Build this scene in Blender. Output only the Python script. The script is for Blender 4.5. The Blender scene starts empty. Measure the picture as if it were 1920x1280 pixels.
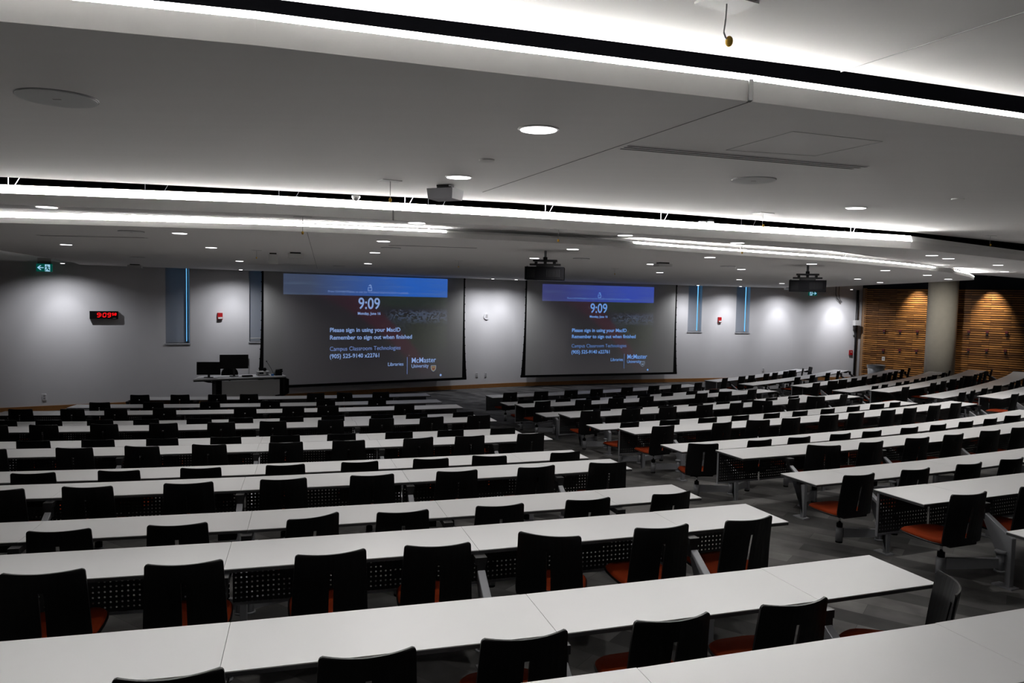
import bpy, bmesh, math, random
from mathutils import Vector, Matrix
random.seed(7)
PI = math.pi
sc = bpy.context.scene
col = sc.collection

# ------------------------------------------------------------------ camera, world, exposure
EYE = 3.43                                   # height of the lens above the stage floor
cam_d = bpy.data.cameras.new('camera'); cam = bpy.data.objects.new('camera', cam_d); col.objects.link(cam)
cam_d.sensor_width = 36.0; cam_d.lens = 26.25; cam_d.clip_end = 200; cam_d.clip_start = 0.05
_p = math.radians(3.352); _r = math.radians(1.2)
r0 = Vector((1, 0, 0)); u0 = Vector((0, math.sin(_p), math.cos(_p))); fw = Vector((0, math.cos(_p), -math.sin(_p)))
ri = r0*math.cos(_r) + u0*math.sin(_r); upv = -r0*math.sin(_r) + u0*math.cos(_r)
M = Matrix.Identity(4)
for i in range(3):
    M[i][0] = ri[i]; M[i][1] = upv[i]; M[i][2] = -fw[i]
M[2][3] = EYE
cam.matrix_world = M
sc.camera = cam
w = bpy.data.worlds.new('sky'); sc.world = w; w.use_nodes = True
w.node_tree.nodes['Background'].inputs[0].default_value = (0.16, 0.55, 1.0, 1)   # daylight outside the slit windows
w.node_tree.nodes['Background'].inputs[1].default_value = 1.5
sc.view_settings.view_transform = 'Standard'; sc.view_settings.look = 'None'
sc.view_settings.gamma = 1.0; sc.view_settings.use_curve_mapping = False
sc.view_settings.exposure = 0.0
DOWN_W = 58.0        # watts of one recessed downlight
WASH_W = 170.0       # watts of one wall washer
COVE_E = 92.0        # cove strip strength

# ------------------------------------------------------------------ helpers
def tag(o, label=None, cat=None, group=None, kind=None):
    if label: o['label'] = label
    if cat: o['category'] = cat
    if group: o['group'] = group
    if kind: o['kind'] = kind
    return o
def empty(name, loc, rz=0, label=None, cat=None, group=None):
    o = bpy.data.objects.new(name, None); col.objects.link(o); o.empty_display_size = .1
    o.location = loc; o.rotation_euler = (0, 0, rz)
    return tag(o, label, cat, group)
def obj(name, bm, mat, parent=None, smooth=False):
    if isinstance(bm, bpy.types.Mesh): me = bm
    else:
        bmesh.ops.recalc_face_normals(bm, faces=bm.faces); me = bpy.data.meshes.new(name); bm.to_mesh(me); bm.free()
        for m in (mat if isinstance(mat, (list, tuple)) else [mat]): me.materials.append(m)
        if smooth:
            for p in me.polygons: p.use_smooth = True
    o = bpy.data.objects.new(name, me); col.objects.link(o)
    if parent: o.parent = parent
    return o
def BM(): return bmesh.new()
def box(bm, x0, x1, y0, y1, z0, z1, mi=0):
    vs = [bm.verts.new((x, y, z)) for x in (x0, x1) for y in (y0, y1) for z in (z0, z1)]
    for q in ((0,1,3,2),(4,6,7,5),(0,4,5,1),(2,3,7,6),(0,2,6,4),(1,5,7,3)):
        f = bm.faces.new([vs[i] for i in q]); f.material_index = mi
    return vs
def prism(bm, pts, z0, z1, mi=0, mside=None):
    """pts (x,y) counter-clockwise, straight up"""
    return prism3(bm, [(x, y, z0) for x, y in pts], [(x, y, z1) for x, y in pts], mi, mside)
def prism3(bm, lo, hi, mi=0, mside=None):
    a = [bm.verts.new(p) for p in lo]; b = [bm.verts.new(p) for p in hi]; n = len(a)
    f1 = bm.faces.new(a[::-1]); f2 = bm.faces.new(b); f1.material_index = f2.material_index = mi
    for i in range(n):
        f = bm.faces.new((a[i], a[(i+1) % n], b[(i+1) % n], b[i])); f.material_index = mi if mside is None else mside
    bmesh.ops.triangulate(bm, faces=[f1, f2])
def cyl(bm, p0, p1, r0, r1=None, n=16, mi=0, cap=True):
    p0 = Vector(p0); p1 = Vector(p1); r1 = r0 if r1 is None else r1
    d = (p1-p0).normalized(); a = d.orthogonal().normalized(); b = d.cross(a)
    A = []; B = []
    for i in range(n):
        t = 2*PI*i/n; v = a*math.cos(t)+b*math.sin(t)
        A.append(bm.verts.new(p0+v*r0)); B.append(bm.verts.new(p1+v*r1))
    for i in range(n):
        f = bm.faces.new((A[i], A[(i+1) % n], B[(i+1) % n], B[i])); f.material_index = mi; f.smooth = True
    if cap:
        bm.faces.new(A[::-1]).material_index = mi; bm.faces.new(B).material_index = mi
def tube(bm, pts, r, n=8):
    for a, b in zip(pts[:-1], pts[1:]): cyl(bm, a, b, r, n=n)
def ball(bm, c, r, sx=1, sy=1, sz=1, u=12, v=8):
    m = Matrix.Translation(c) @ Matrix.Diagonal((sx, sy, sz, 1))
    g = bmesh.ops.create_uvsphere(bm, u_segments=u, v_segments=v, radius=r, matrix=m)
    for f in bm.faces:
        if any(vv in f.verts for vv in g['verts'][:1]): pass
    return g
def bev(bm, w, seg=2, ang=.6):
    es = [e for e in bm.edges if len(e.link_faces) == 2 and e.calc_face_angle(0) > ang]
    bmesh.ops.bevel(bm, geom=es, offset=w, segments=seg, profile=.5, affect='EDGES')

# ------------------------------------------------------------------ materials
def mat(name, c, rough=.5, metal=0, spec=.5, emit=None, es=0):
    m = bpy.data.materials.new(name); m.use_nodes = True
    b = m.node_tree.nodes['Principled BSDF']
    b.inputs['Base Color'].default_value = (*c, 1); b.inputs['Roughness'].default_value = rough
    b.inputs['Metallic'].default_value = metal; b.inputs['Specular IOR Level'].default_value = spec
    if emit:
        b.inputs['Emission Color'].default_value = (*emit, 1); b.inputs['Emission Strength'].default_value = es
    return m
def N(m, t, **k):
    n = m.node_tree.nodes.new(t)
    for a, v in k.items(): setattr(n, a, v)
    return n
def noisy(name, c1, c2, scale, rough=.6, stretch=(1,1,1), bump=0, metal=0, spec=.5, detail=3, co='Object'):
    m = mat(name, c1, rough, metal, spec); nt = m.node_tree; L = nt.links.new
    b = nt.nodes['Principled BSDF']
    tc = N(m, 'ShaderNodeTexCoord'); mp = N(m, 'ShaderNodeMapping'); mp.inputs['Scale'].default_value = stretch
    no = N(m, 'ShaderNodeTexNoise'); no.inputs['Scale'].default_value = scale; no.inputs['Detail'].default_value = detail
    mx = N(m, 'ShaderNodeMix', data_type='RGBA'); mx.inputs[6].default_value = (*c1, 1); mx.inputs[7].default_value = (*c2, 1)
    L(tc.outputs[co], mp.inputs[0]); L(mp.outputs[0], no.inputs['Vector']); L(no.outputs['Fac'], mx.inputs[0]); L(mx.outputs[2], b.inputs['Base Color'])
    if bump:
        bu = N(m, 'ShaderNodeBump'); bu.inputs['Strength'].default_value = bump; bu.inputs['Distance'].default_value = .01
        L(no.outputs['Fac'], bu.inputs['Height']); L(bu.outputs[0], b.inputs['Normal'])
    return m
def brick(name, c1, c2, mort, bw, rh, mortar, rough, offset=.5, co='Object', rot=0, noise=0, nscale=(4, 40, 1)):
    m = mat(name, c1, rough); nt = m.node_tree; L = nt.links.new; b = nt.nodes['Principled BSDF']
    tc = N(m, 'ShaderNodeTexCoord'); mp = N(m, 'ShaderNodeMapping'); mp.inputs['Rotation'].default_value = (0, 0, rot)
    br = N(m, 'ShaderNodeTexBrick'); br.offset = offset
    br.inputs['Color1'].default_value = (*c1, 1); br.inputs['Color2'].default_value = (*c2, 1); br.inputs['Mortar'].default_value = (*mort, 1)
    br.inputs['Scale'].default_value = 1; br.inputs['Mortar Size'].default_value = mortar
    br.inputs['Brick Width'].default_value = bw; br.inputs['Row Height'].default_value = rh
    L(tc.outputs[co], mp.inputs[0]); L(mp.outputs[0], br.inputs['Vector'])
    out = br.outputs['Color']
    if noise:
        n1 = N(m, 'ShaderNodeTexNoise'); n1.inputs['Scale'].default_value = 1; n1.inputs['Detail'].default_value = 4
        m2 = N(m, 'ShaderNodeMapping'); m2.inputs['Scale'].default_value = nscale; L(mp.outputs[0], m2.inputs[0]); L(m2.outputs[0], n1.inputs['Vector'])
        mr = N(m, 'ShaderNodeMapRange'); mr.inputs['From Min'].default_value = .3; mr.inputs['From Max'].default_value = .7
        mr.inputs['To Min'].default_value = 1-noise; mr.inputs['To Max'].default_value = 1+noise; L(n1.outputs['Fac'], mr.inputs[0])
        mm = N(m, 'ShaderNodeMix', data_type='RGBA', blend_type='MULTIPLY'); mm.inputs[0].default_value = 1
        L(out, mm.inputs[6]); L(mr.outputs[0], mm.inputs[7]); out = mm.outputs[2]
    L(out, b.inputs['Base Color'])
    return m
WHITE = noisy('ceiling_paint', (.76, .75, .74), (.80, .79, .78), 1.2, .85, (1, 7, 1), .0, spec=.15)
WALLP = noisy('wall_paint', (.68, .675, .69), (.72, .715, .73), 2.5, .75, spec=.2, bump=.03)
BLACKV = mat('plenum_black', (.004, .004, .005), .9, spec=0)
NAVY = mat('dark_fascia', (.008, .010, .016), .7, spec=.2)
CARPET = brick('plank_carpet', (.125, .121, .118), (.030, .029, .029), (.04, .04, .04), .95, .24, .002, .95, .5, 'Object', .6, .35, (3, 3, 1))
LAMI = noisy('white_laminate', (.70, .70, .71), (.73, .73, .74), 3, .38, spec=.4)
EDGE = mat('grey_edge_band', (.035, .036, .038), .5)
STEEL = mat('grey_painted_steel', (.26, .265, .285), .42, .3)
DARKM = mat('black_metal', (.012, .012, .013), .45)
PLAST = mat('black_plastic', (.0035, .0035, .0038), .4, spec=.22)
ORANGE = noisy('orange_fabric', (.20, .025, .0045), (.16, .018, .003), 90, .9, spec=.1, bump=.1)
CHROME = mat('chrome', (.55, .55, .57), .18, 1)
OAK = noisy('oak_trim', (.36, .165, .045), (.25, .105, .028), 3, .45, (1, 8, 8))
SLAT = brick('cedar_slats', (.47, .205, .050), (.16, .062, .014), (.12, .05, .015), .72, .0907, .0, .5, .37, 'UV', 0, .3, (3, 30, 1))
BACKB = mat('slat_backing', (.012, .008, .005), .9)
CONC = noisy('concrete', (.62, .57, .48), (.50, .46, .385), 5, .85, bump=.25, detail=8)
BLIND = noisy('roller_blind', (.36, .38, .42), (.40, .42, .46), 60, .8)
REVEAL = mat('window_reveal', (.50, .51, .54), .6)
GLASS = mat('window_glass', (.9, .95, 1), .02)
GLASS.node_tree.nodes['Principled BSDF'].inputs['Transmission Weight'].default_value = 1
GLASS.node_tree.nodes['Principled BSDF'].inputs['IOR'].default_value = 1.05
OFFW = mat('off_white_plastic', (.62, .62, .61), .4)
GREYP = mat('grey_plastic', (.30, .30, .30), .5)
SPKR = noisy('speaker_grille', (.70, .71, .71), (.66, .67, .67), 400, .7)
RED = mat('red_plastic', (.42, .012, .015), .35)
YELLOW = mat('yellow_foam', (.56, .33, .03), .8)
LENS = mat('lit_lens', (.9, .9, .9), .4, emit=(1, .97, 1), es=6)
COVE = mat('lit_cove_lens', (.9, .9, .9), .4, emit=(1, .985, .955), es=COVE_E)
FABRIC = mat('screen_fabric', (.46, .46, .45), .8, spec=.1)
SCRB = mat('screen_black', (.004, .004, .004), .7, spec=.1)
CLEARB = mat('grey_bin_liner', (.30, .31, .32), .35)
MONB = mat('monitor_screen', (.004, .004, .005), .2)
LEDR = mat('red_led', (.02, 0, 0), .5, emit=(1, .003, .006), es=1.6)
BLUEP = mat('blue_plastic', (.03, .18, .55), .4)
def perforated():
    m = mat('perforated_steel', (.022, .022, .024), .5, .2); nt = m.node_tree; L = nt.links.new
    b = nt.nodes['Principled BSDF']; o = nt.nodes['Material Output']
    uv = N(m, 'ShaderNodeUVMap'); sp = N(m, 'ShaderNodeSeparateXYZ'); L(uv.outputs[0], sp.inputs[0])
    def cell(s):
        a = N(m, 'ShaderNodeMath', operation='DIVIDE'); a.inputs[1].default_value = .036; L(s, a.inputs[0])
        f = N(m, 'ShaderNodeMath', operation='FRACT'); L(a.outputs[0], f.inputs[0])
        g = N(m, 'ShaderNodeMath', operation='SUBTRACT'); g.inputs[1].default_value = .5; L(f.outputs[0], g.inputs[0])
        h = N(m, 'ShaderNodeMath', operation='POWER'); h.inputs[1].default_value = 2; L(g.outputs[0], h.inputs[0])
        return h.outputs[0]
    ad = N(m, 'ShaderNodeMath', operation='ADD'); L(cell(sp.outputs[0]), ad.inputs[0]); L(cell(sp.outputs[1]), ad.inputs[1])
    lt = N(m, 'ShaderNodeMath', operation='LESS_THAN'); lt.inputs[1].default_value = .034; L(ad.outputs[0], lt.inputs[0])
    tr = N(m, 'ShaderNodeBsdfTransparent'); mx = N(m, 'ShaderNodeMixShader')
    L(lt.outputs[0], mx.inputs[0]); L(b.outputs[0], mx.inputs[1]); L(tr.outputs[0], mx.inputs[2]); L(mx.outputs[0], o.inputs[0])
    return m
PERF = perforated()

# ------------------------------------------------------------------ lights of the room
def spot(x, y, z, watts, size=2.2, blend=.7, aim=None, c=(1, .97, .93), rad=.07):
    d = bpy.data.lights.new('spot_lamp', 'SPOT'); d.energy = watts; d.spot_size = size; d.spot_blend = blend
    d.shadow_soft_size = rad; d.color = c
    o = bpy.data.objects.new('spot_lamp', d); col.objects.link(o); o.location = (x, y, z)
    if aim:
        v = Vector(aim) - Vector((x, y, z)); o.rotation_euler = v.to_track_quat('-Z', 'Y').to_euler()
    return o

def translucent(m, f):
    nt = m.node_tree; L = nt.links.new; b = nt.nodes['Principled BSDF']; o = nt.nodes['Material Output']
    t = N(m, 'ShaderNodeBsdfTranslucent'); t.inputs[0].default_value = (.8, .85, .9, 1); mx = N(m, 'ShaderNodeMixShader'); mx.inputs[0].default_value = f
    L(b.outputs[0], mx.inputs[1]); L(t.outputs[0], mx.inputs[2]); L(mx.outputs[0], o.inputs[0])
translucent(BLIND, .2)
# ------------------------------------------------------------------ the shell of the hall
ROWS = [["L", 1, 1, -15.78, 55.688, 37.494, 0.1692, 0.3658, [[0.3288, 0], [0.3077, -32], [0.2858, 0], [0.2439, 0], [0.2246, 0], [0.2022, 0], [0.1784, 0]]],
 ["L", 2, 1, -15.78, 55.688, 38.775, 0.1461, 0.3649, [[0.3215, 0], [0.2908, 0], [0.2589, 0], [0.2255, 0], [0.195, 0], [0.1667, 0]]],
 ["L", 3, 2, -15.78, 55.688, 41.021, 0.1351, 0.3616, [[0.3278, 0], [0.2894, 0], [0.2727, 0], [0.2502, 0], [0.2138, 0], [0.193, -6], [0.1738, 0], [0.1517, 0]]],
 ["L", 4, 2, -15.78, 55.688, 42.329, 0.116, 0.36, [[0.3502, 0], [0.3279, 0], [0.3119, 0], [0.2901, 0], [0.2724, 0], [0.2513, 0], [0.2344, 0], [0.2135, 0], [0.1957, 0], [0.1762, 0], [0.1592, 0]]],
 ["L", 5, 3, -15.78, 55.688, 43.961, 0.1389, 0.3563, [[0.3461, 0], [0.3265, 0], [0.3066, 0], [0.2873, 0], [0.2666, -4], [0.248, 0], [0.2283, 0], [0.2093, -8], [0.1895, -5], [0.1729, 0]]],
 ["L", 6, 3, -15.78, 55.688, 45.302, 0.1562, 0.3561, [[0.3461, 0], [0.3268, 0], [0.3087, 0], [0.2894, 0], [0.2713, 0], [0.253, 0], [0.2341, 0], [0.2156, 0], [0.1975, 0]]],
 ["L", 7, 4, -15.78, 55.688, 46.837, 0.1747, 0.3541, [[0.3436, 4], [0.3246, 0], [0.3085, 8], [0.2898, -6], [0.2723, 0], [0.2533, -10], [0.2368, -12], [0.2201, -5], [0.1995, 0]]],
 ["L", 8, 4, -15.78, 55.688, 48.181, 0.1898, 0.353, [[0.3426, 6], [0.3234, -14], [0.3076, -5], [0.2899, 0], [0.2728, 0], [0.2547, -4], [0.2379, -6], [0.2204, 0]]],
 ["L", 9, 5, -15.78, 55.688, 49.641, 0.2051, 0.3498, [[0.3408, -6], [0.3234, 5], [0.3067, 0], [0.2897, 0], [0.2731, 0], [0.2564, 0], [0.2401, -6], [0.2254, 0]]],
 ["L", 10, 5, -15.78, 55.688, 50.951, 0.218, 0.3508, [[0.3398, 6], [0.3239, 0], [0.308, 0], [0.2919, 0], [0.2766, 20], [0.2588, 0], [0.2432, 0]]],
 ["L", 11, 6, -15.78, 55.688, 52.381, 0.2313, 0.3478, [[0.3357, 4], [0.3223, 0], [0.3086, -28], [0.2924, -4], [0.2793, 4], [0.2639, 0], [0.2501, 0]]],
 ["L", 12, 6, -15.78, 55.688, 53.742, 0.2432, 0.348, [[0.3384, 53], [0.3227, 0], [0.3092, 0], [0.2949, 0], [0.2815, 0], [0.2666, 0], [0.2551, 0]]],
 ["L", 13, 7, -15.78, 55.688, 55.06, 0.2811, 0.348, [[0.3221, 0]]],
 ["R", 1, 1, -12.834, 48.495, 30.513, 0.4087, 0.6566, [[0.4199, 8], [0.4506, 0], [0.4809, 0], [0.5084, 0], [0.5434, 0], [0.5766, 0], [0.6068, 0], [0.638, 8]]],
 ["R", 2, 1, -12.834, 48.495, 31.918, 0.4043, 0.6601, [[0.4148, 0], [0.4471, 0], [0.4746, 0], [0.5001, 0], [0.5255, 0], [0.5513, 0], [0.5803, 0], [0.609, 0]]],
 ["R", 3, 2, -12.834, 48.495, 33.496, 0.3961, 0.6443, [[0.4049, 10], [0.4369, 0], [0.4634, 0], [0.4897, 0], [0.5423, 0], [0.5686, -8], [0.5984, 6]]],
 ["R", 4, 2, -12.834, 48.495, 34.893, 0.3935, 0.6431, [[0.4267, 0], [0.4501, 0], [0.4742, 0], [0.4987, 0], [0.5226, 0], [0.5457, 0], [0.5701, 0], [0.5943, 0]]],
 ["R", 5, 3, -12.834, 48.495, 36.167, 0.3915, 0.6325, [[0.3991, 0], [0.424, 0], [0.4482, 0], [0.4742, 0], [0.4978, 6], [0.5242, -35], [0.5471, 5], [0.5727, -28], [0.5978, 10]]],
 ["R", 6, 3, -12.834, 48.495, 37.546, 0.389, 0.6348, [[0.3989, 10], [0.422, 0], [0.4445, 0], [0.4652, 0], [0.4867, 0], [0.5075, 0], [0.5295, 0], [0.5517, 0], [0.575, -8], [0.5926, 0]]],
 ["R", 7, 4, -12.834, 48.495, 38.993, 0.3845, 0.6265, [[0.3922, 4], [0.4209, 6], [0.442, -12], [0.4595, 0], [0.4836, -5], [0.5013, 0], [0.5248, 0], [0.5423, 0], [0.5638, 0], [0.5845, 0]]],
 ["R", 8, 4, -12.834, 48.495, 40.406, 0.3823, 0.6235, [[0.3874, -18], [0.4094, 0], [0.4276, 0], [0.4481, 0], [0.4651, 0], [0.4872, 0], [0.5058, 0], [0.5255, 0], [0.5447, 0], [0.5651, -10]]],
 ["R", 9, 5, -12.834, 48.495, 41.76, 0.3813, 0.6235, [[0.4074, -22], [0.4244, 0], [0.4456, -4], [0.4632, 0], [0.4837, -4], [0.5012, 0]]],
 ["R", 10, 5, -12.834, 48.495, 43.094, 0.3789, 0.6235, [[0.3851, 0], [0.404, 0], [0.4239, 0], [0.4415, 0]]],
 ["R", 11, 6, -12.834, 48.495, 44.539, 0.3752, 0.6235, [[0.3783, 0], [0.3974, 0]]],
 ["R", 12, 6, -12.834, 48.495, 45.876, 0.3739, 0.6235, []],
 ["R", 13, 7, -12.834, 48.495, 47.296, 0.3739, 0.6235, []],
 ["S", 1, 1, -20.396, 57.124, 41.527, 0.709, 0.8873, [[0.7072, 10], [0.7325, 0], [0.7474, 0], [0.7726, 0], [0.7882, 0], [0.8093, 0], [0.8254, -15], [0.8454, 20], [0.8675, 35]]],
 ["S", 2, 1, -20.396, 57.124, 42.779, 0.7126, 0.9122, [[0.7675, 0], [0.7952, 0], [0.8283, 0], [0.8534, 6]]],
 ["S", 3, 2, -20.396, 57.124, 44.883, 0.7016, 0.9034, [[0.7009, 0], [0.725, -15], [0.7394, -10], [0.7567, 0], [0.7747, 0], [0.7946, 0], [0.8169, 0], [0.83, 0], [0.8456, 0], [0.8648, 0], [0.8868, 6]]],
 ["S", 4, 2, -20.396, 57.124, 46.229, 0.7006, 0.9135, [[0.7194, 0], [0.7337, 0], [0.7564, 0], [0.771, 0], [0.7903, 0], [0.8059, 0], [0.8204, 0], [0.8364, -8], [0.8638, 0], [0.8844, 8]]],
 ["S", 5, 3, -20.396, 57.124, 47.579, 0.6875, 0.9075, [[0.6928, 0], [0.732, 0], [0.749, 0], [0.768, -8], [0.7861, 0], [0.8026, -25], [0.8199, 0], [0.8364, 0], [0.8536, 0], [0.8765, 6]]],
 ["S", 6, 3, -20.396, 57.124, 48.928, 0.6861, 0.9189, [[0.6943, 0], [0.7076, 8], [0.7264, 0], [0.751, -12], [0.781, 0], [0.7962, 0], [0.8172, 0]]],
 ["S", 7, 4, -20.396, 57.124, 50.378, 0.6787, 0.9189, [[0.6745, 0]]]]
WALL = [(-13.95,20.15),(-11,21.9),(-7.4,24.2),(-3.8,26.5),(0,28.75),(3.5,30.4),(8.75,32.2),(12.5,33.25),(15.9,34.05)]
TABLE = .73; DEP = .549
def tierz(t): return .189*(t-1)
def arcpt(c, r, th): return (c[0]+r*math.sin(th), c[1]-r*math.cos(th))
RD = {(b, n): (t, (cx, cy), r, e0, e1, ch) for b, n, t, cx, cy, r, e0, e1, ch in ROWS}

bm = BM(); box(bm, -17.5, 27, -7, 36, -.2, 0)
for k in range(2, 8):
    n = 2*k-1; pts = []
    t, c, r, e0, e1, ch = RD[('L', n)]; r -= .07
    a = e0
    while arcpt(c, r, a)[0] > -17.2: a -= .02
    m = 30; pts += [arcpt(c, r, a+(e1-a)*i/m) for i in range(m+1)]
    t, c, r, e0, e1, ch = RD[('R', n)]; r -= .07
    pts += [arcpt(c, r, e0+(e1-e0)*i/16) for i in range(17)]
    if ('S', n) in RD: t, c, r, e0, e1, ch = RD[('S', n)]
    else:
        t, c, r, e0, e1, ch = RD[('S', 7)]; r += 2.8*(k-4)
    r -= .07; e2 = e1
    while e2 < 1.5 and arcpt(c, r, e2)[1] < 34.05-(arcpt(c, r, e2)[0]-15.93)*.966 and arcpt(c, r, e2)[0] < 26.8: e2 += .01
    pts += [arcpt(c, r, e0+(e2-e0)*i/24) for i in range(25)]
    ring = [(-17.3, -6.9), (26.9, -6.9), (26.9, 23.4)] + pts[::-1]
    prism(bm, ring, tierz(k)-.189, tierz(k))
tag(obj('floor', bm, CARPET), kind='structure')

# front wall, parametrised by distance along its slightly bowed line
seg = []; s = 0
for a, b in zip(WALL[:-1], WALL[1:]):
    l = math.dist(a, b); seg.append((s, s+l, a, b)); s += l
WL = s
def wp(s, o=0.0):
    """point at distance s along the front wall, o metres into the hall"""
    for s0, s1, a, b in seg:
        if s <= s1 or s1 == WL:
            t = (s-s0)/(s1-s0); d = ((b[0]-a[0])/(s1-s0), (b[1]-a[1])/(s1-s0))
            return (a[0]+(b[0]-a[0])*t + d[1]*o, a[1]+(b[1]-a[1])*t - d[0]*o)
def wang(s):
    for s0, s1, a, b in seg:
        if s <= s1 or s1 == WL: return math.atan2(b[1]-a[1], b[0]-a[0])
def ws(x):
    for s0, s1, a, b in seg:
        if x <= b[0] or s1 == WL: return s0+(x-a[0])/(b[0]-a[0])*(s1-s0)
WINS = [(ws(-10.369), ws(-9.793), 1.85), (ws(-8.329), ws(-7.56), 1.87), (ws(7.45), ws(8.10), 2.15), (ws(9.70), ws(10.36), 2.13)]
cuts = sorted({0, WL, *[q[1] for q in seg[:-1]], *[v for q in WINS for v in q[:2]]})
bm = BM()
def wallpiece(bm, s0, s1, z0, z1, o0=0.0, o1=-.30):
    e = 1e-5
    A = wp(s0+e, o0); B = wp(s1-e, o0); C_ = wp(s1-e, o1); D_ = wp(s0+e, o1)
    prism(bm, [A, B, C_, D_], z0, z1)
for s0, s1 in zip(cuts[:-1], cuts[1:]):
    win = [q for q in WINS if q[0]-1e-4 <= s0 and s1 <= q[1]+1e-4]
    if win: wallpiece(bm, s0, s1, 0, win[0][2]); wallpiece(bm, s0, s1, 4.2, 5.2)
    else: wallpiece(bm, s0, s1, 0, 5.2)
tag(obj('wall_front', bm, WALLP), kind='structure')
bm = BM()
bc = sorted({0, WL, *[q[1] for q in seg[:-1]]})
for s0, s1 in zip(bc[:-1], bc[1:]): wallpiece(bm, s0, s1, 0.0, .145, .022, .0)
tag(obj('baseboard_front', bm, OAK), kind='structure')
for i, (s0, s1, zs) in enumerate(WINS):
    r = empty('window_%d' % (i+1), (*wp((s0+s1)/2), zs), wang((s0+s1)/2)); tag(r, kind='structure')
    W = s1-s0; H = 4.2-zs
    bm = BM(); box(bm, -W/2-.02, W/2+.02, -.03, .26, -.04, .0); obj('sill', bm, REVEAL, r)
    bm = BM(); box(bm, -W/2, -W/2+.012, .005, .28, 0, H); box(bm, W/2-.012, W/2, .005, .28, 0, H); obj('reveal_lining', bm, REVEAL, r)
    bm = BM(); box(bm, -W/2+.012, W/2-(.085 if i < 2 else .165), .13, .135, 0.004, H); obj('roller_blind', bm, BLIND, r)
    if i == 1:
        bm = BM(); box(bm, -W/2+.012, W/2-.105, .122, .143, .08, .115); obj('bottom_rail', bm, OFFW, r)
    bm = BM(); box(bm, -W/2+.012, W/2-.012, .24, .246, 0.03, H); obj('glass', bm, GLASS, r)
    bm = BM(); box(bm, -W/2+.012, -W/2+.05, .225, .26, 0, H); box(bm, W/2-(.05 if i < 2 else .045), W/2-.012, .225, .26, 0, H); box(bm, -W/2+.05, W/2-.05, .225, .26, 0, .04); obj('frame', bm, OFFW, r)
# side and rear walls
bm = BM(); prism(bm, [(-13.95,20.15), (-14.2,20.3), (-17.6,12), (-17.2,12)], 0, 5.2); box(bm, -17.5, -17.2, -7, 12, 0, 5.2)
tag(obj('wall_left', bm, OAK), kind='structure')
bm = BM(); box(bm, -17.5, 27, -7.2, -7, 0, 5.2); tag(obj('wall_back', bm, WALLP), kind='structure')
WA = (15.93, 34.05); WB = (26.9, 23.45); wl = math.dist(WA, WB); wrz = math.atan2(WB[1]-WA[1], WB[0]-WA[0])
bm = BM(); prism(bm, [(15.5, 34.3), WA, WB, (27.3, 23.8), (16.3, 35)][::-1], 0, 5.2); box(bm, 26.9, 27.2, -7, 23.6, 0, 5.2)
tag(obj('wall_right', bm, NAVY), kind='structure')
# horizontal timber slats over that wall
bm = BM(); uvl = bm.loops.layers.uv.new('UVMap'); pw = .72; np_ = int(wl/pw)
for i in range(np_):
    for j in range(46):
        x0 = i*pw+.004; x1 = (i+1)*pw-.004; z0 = .02+j*.0907; z1 = z0+.056
        vs = box(bm, x0, x1, -.075, -.03, z0, z1)
for f in bm.faces:
    for l in f.loops: l[uvl].uv = (l.vert.co.x, l.vert.co.z)
sl = obj('trim_1', bm, SLAT); sl.location = (*WA, 0); sl.rotation_euler = (0, 0, wrz); tag(sl, kind='structure')
bm = BM(); box(bm, 0, wl, -.03, -.0005, 0, 4.185); b_ = obj('trim_2', bm, BACKB); b_.location = (*WA, 0); b_.rotation_euler = (0, 0, wrz); tag(b_, kind='structure')
bm = BM(); box(bm, -.03, .13, -.12, -.08, 0, 4.2); b_ = obj('trim_3', bm, mat('pale_oak', (.42, .27, .16), .5)); b_.location = (*WA, 0); b_.rotation_euler = (0, 0, wrz+.55); tag(b_, kind='structure')
bm = BM(); cyl(bm, (17.58, 30.6, 0), (17.58, 30.6, 5.2), .55, n=48)
co_ = tag(obj('column', bm, CONC), 'round bare concrete column standing before the slatted wood wall', 'column')

# ceiling: overlapping painted planes with open black gaps between them
def panel(name, back, front, a, sl, th, ymax=99):
    """back = edge nearest the audience rear, front = far edge; underside rises with y"""
    zf = lambda y: EYE+a+sl*min(y, ymax)
    ring = back+front[::-1]
    bm = BM(); prism3(bm, [(x, y, zf(y)) for x, y in ring], [(x, y, zf(y)+th) for x, y in ring])
    bmesh.ops.recalc_face_normals(bm, faces=bm.faces)
    return tag(obj(name, bm, WHITE), kind='structure'), zf
P0E = [(-17,.2),(-10,.7),(-6,1.15),(-3,1.62),(-0.672,2.173),(-.02,2.358),(1.157,2.711),(1.99,2.986),(3.5,3.65),(6,5.2),(9,7.8),(13,12),(17,17.5),(21,24),(23.5,26.4)]
P1B = [(-17,.2),(-10,.7),(-6,1.1),(-3.2,1.55),(-1.341,1.974),(-.735,2.136),(-.018,2.39),(.819,2.68),(2.141,3.198),(3.6,3.98),(6,5.6),(9,8.3),(13,12.6),(17,18.0),(20.5,23.5),(22,25)]
P1F = [(-17,4.5),(-11,4.6),(-7,4.95),(-3.761,5.505),(-2.065,6.007),(-.026,6.661),(1.682,7.542),(5.014,9.525),(7.972,11.754),(11,14.6),(15,19),(19,24.6)]
P2B = [(-17,5.2),(-11,5.3),(-7.5,5.5),(-4.088,5.978),(-2.166,6.303),(-.023,7.078),(1.779,7.939),(4.866,9.224),(7.971,11.729),(11,14.7),(15,19.2),(18.5,23.7)]
P2F = [(-17,5.6),(-11,5.65),(-7.5,5.82),(-4.296,6.282),(-2.273,6.615),(-.023,7.337),(1.927,8.595),(4.307,10.17),(8.568,14.738),(10.762,17.803),(11.921,19.418),(15.324,22.501),(17.8,25.2)]
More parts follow.
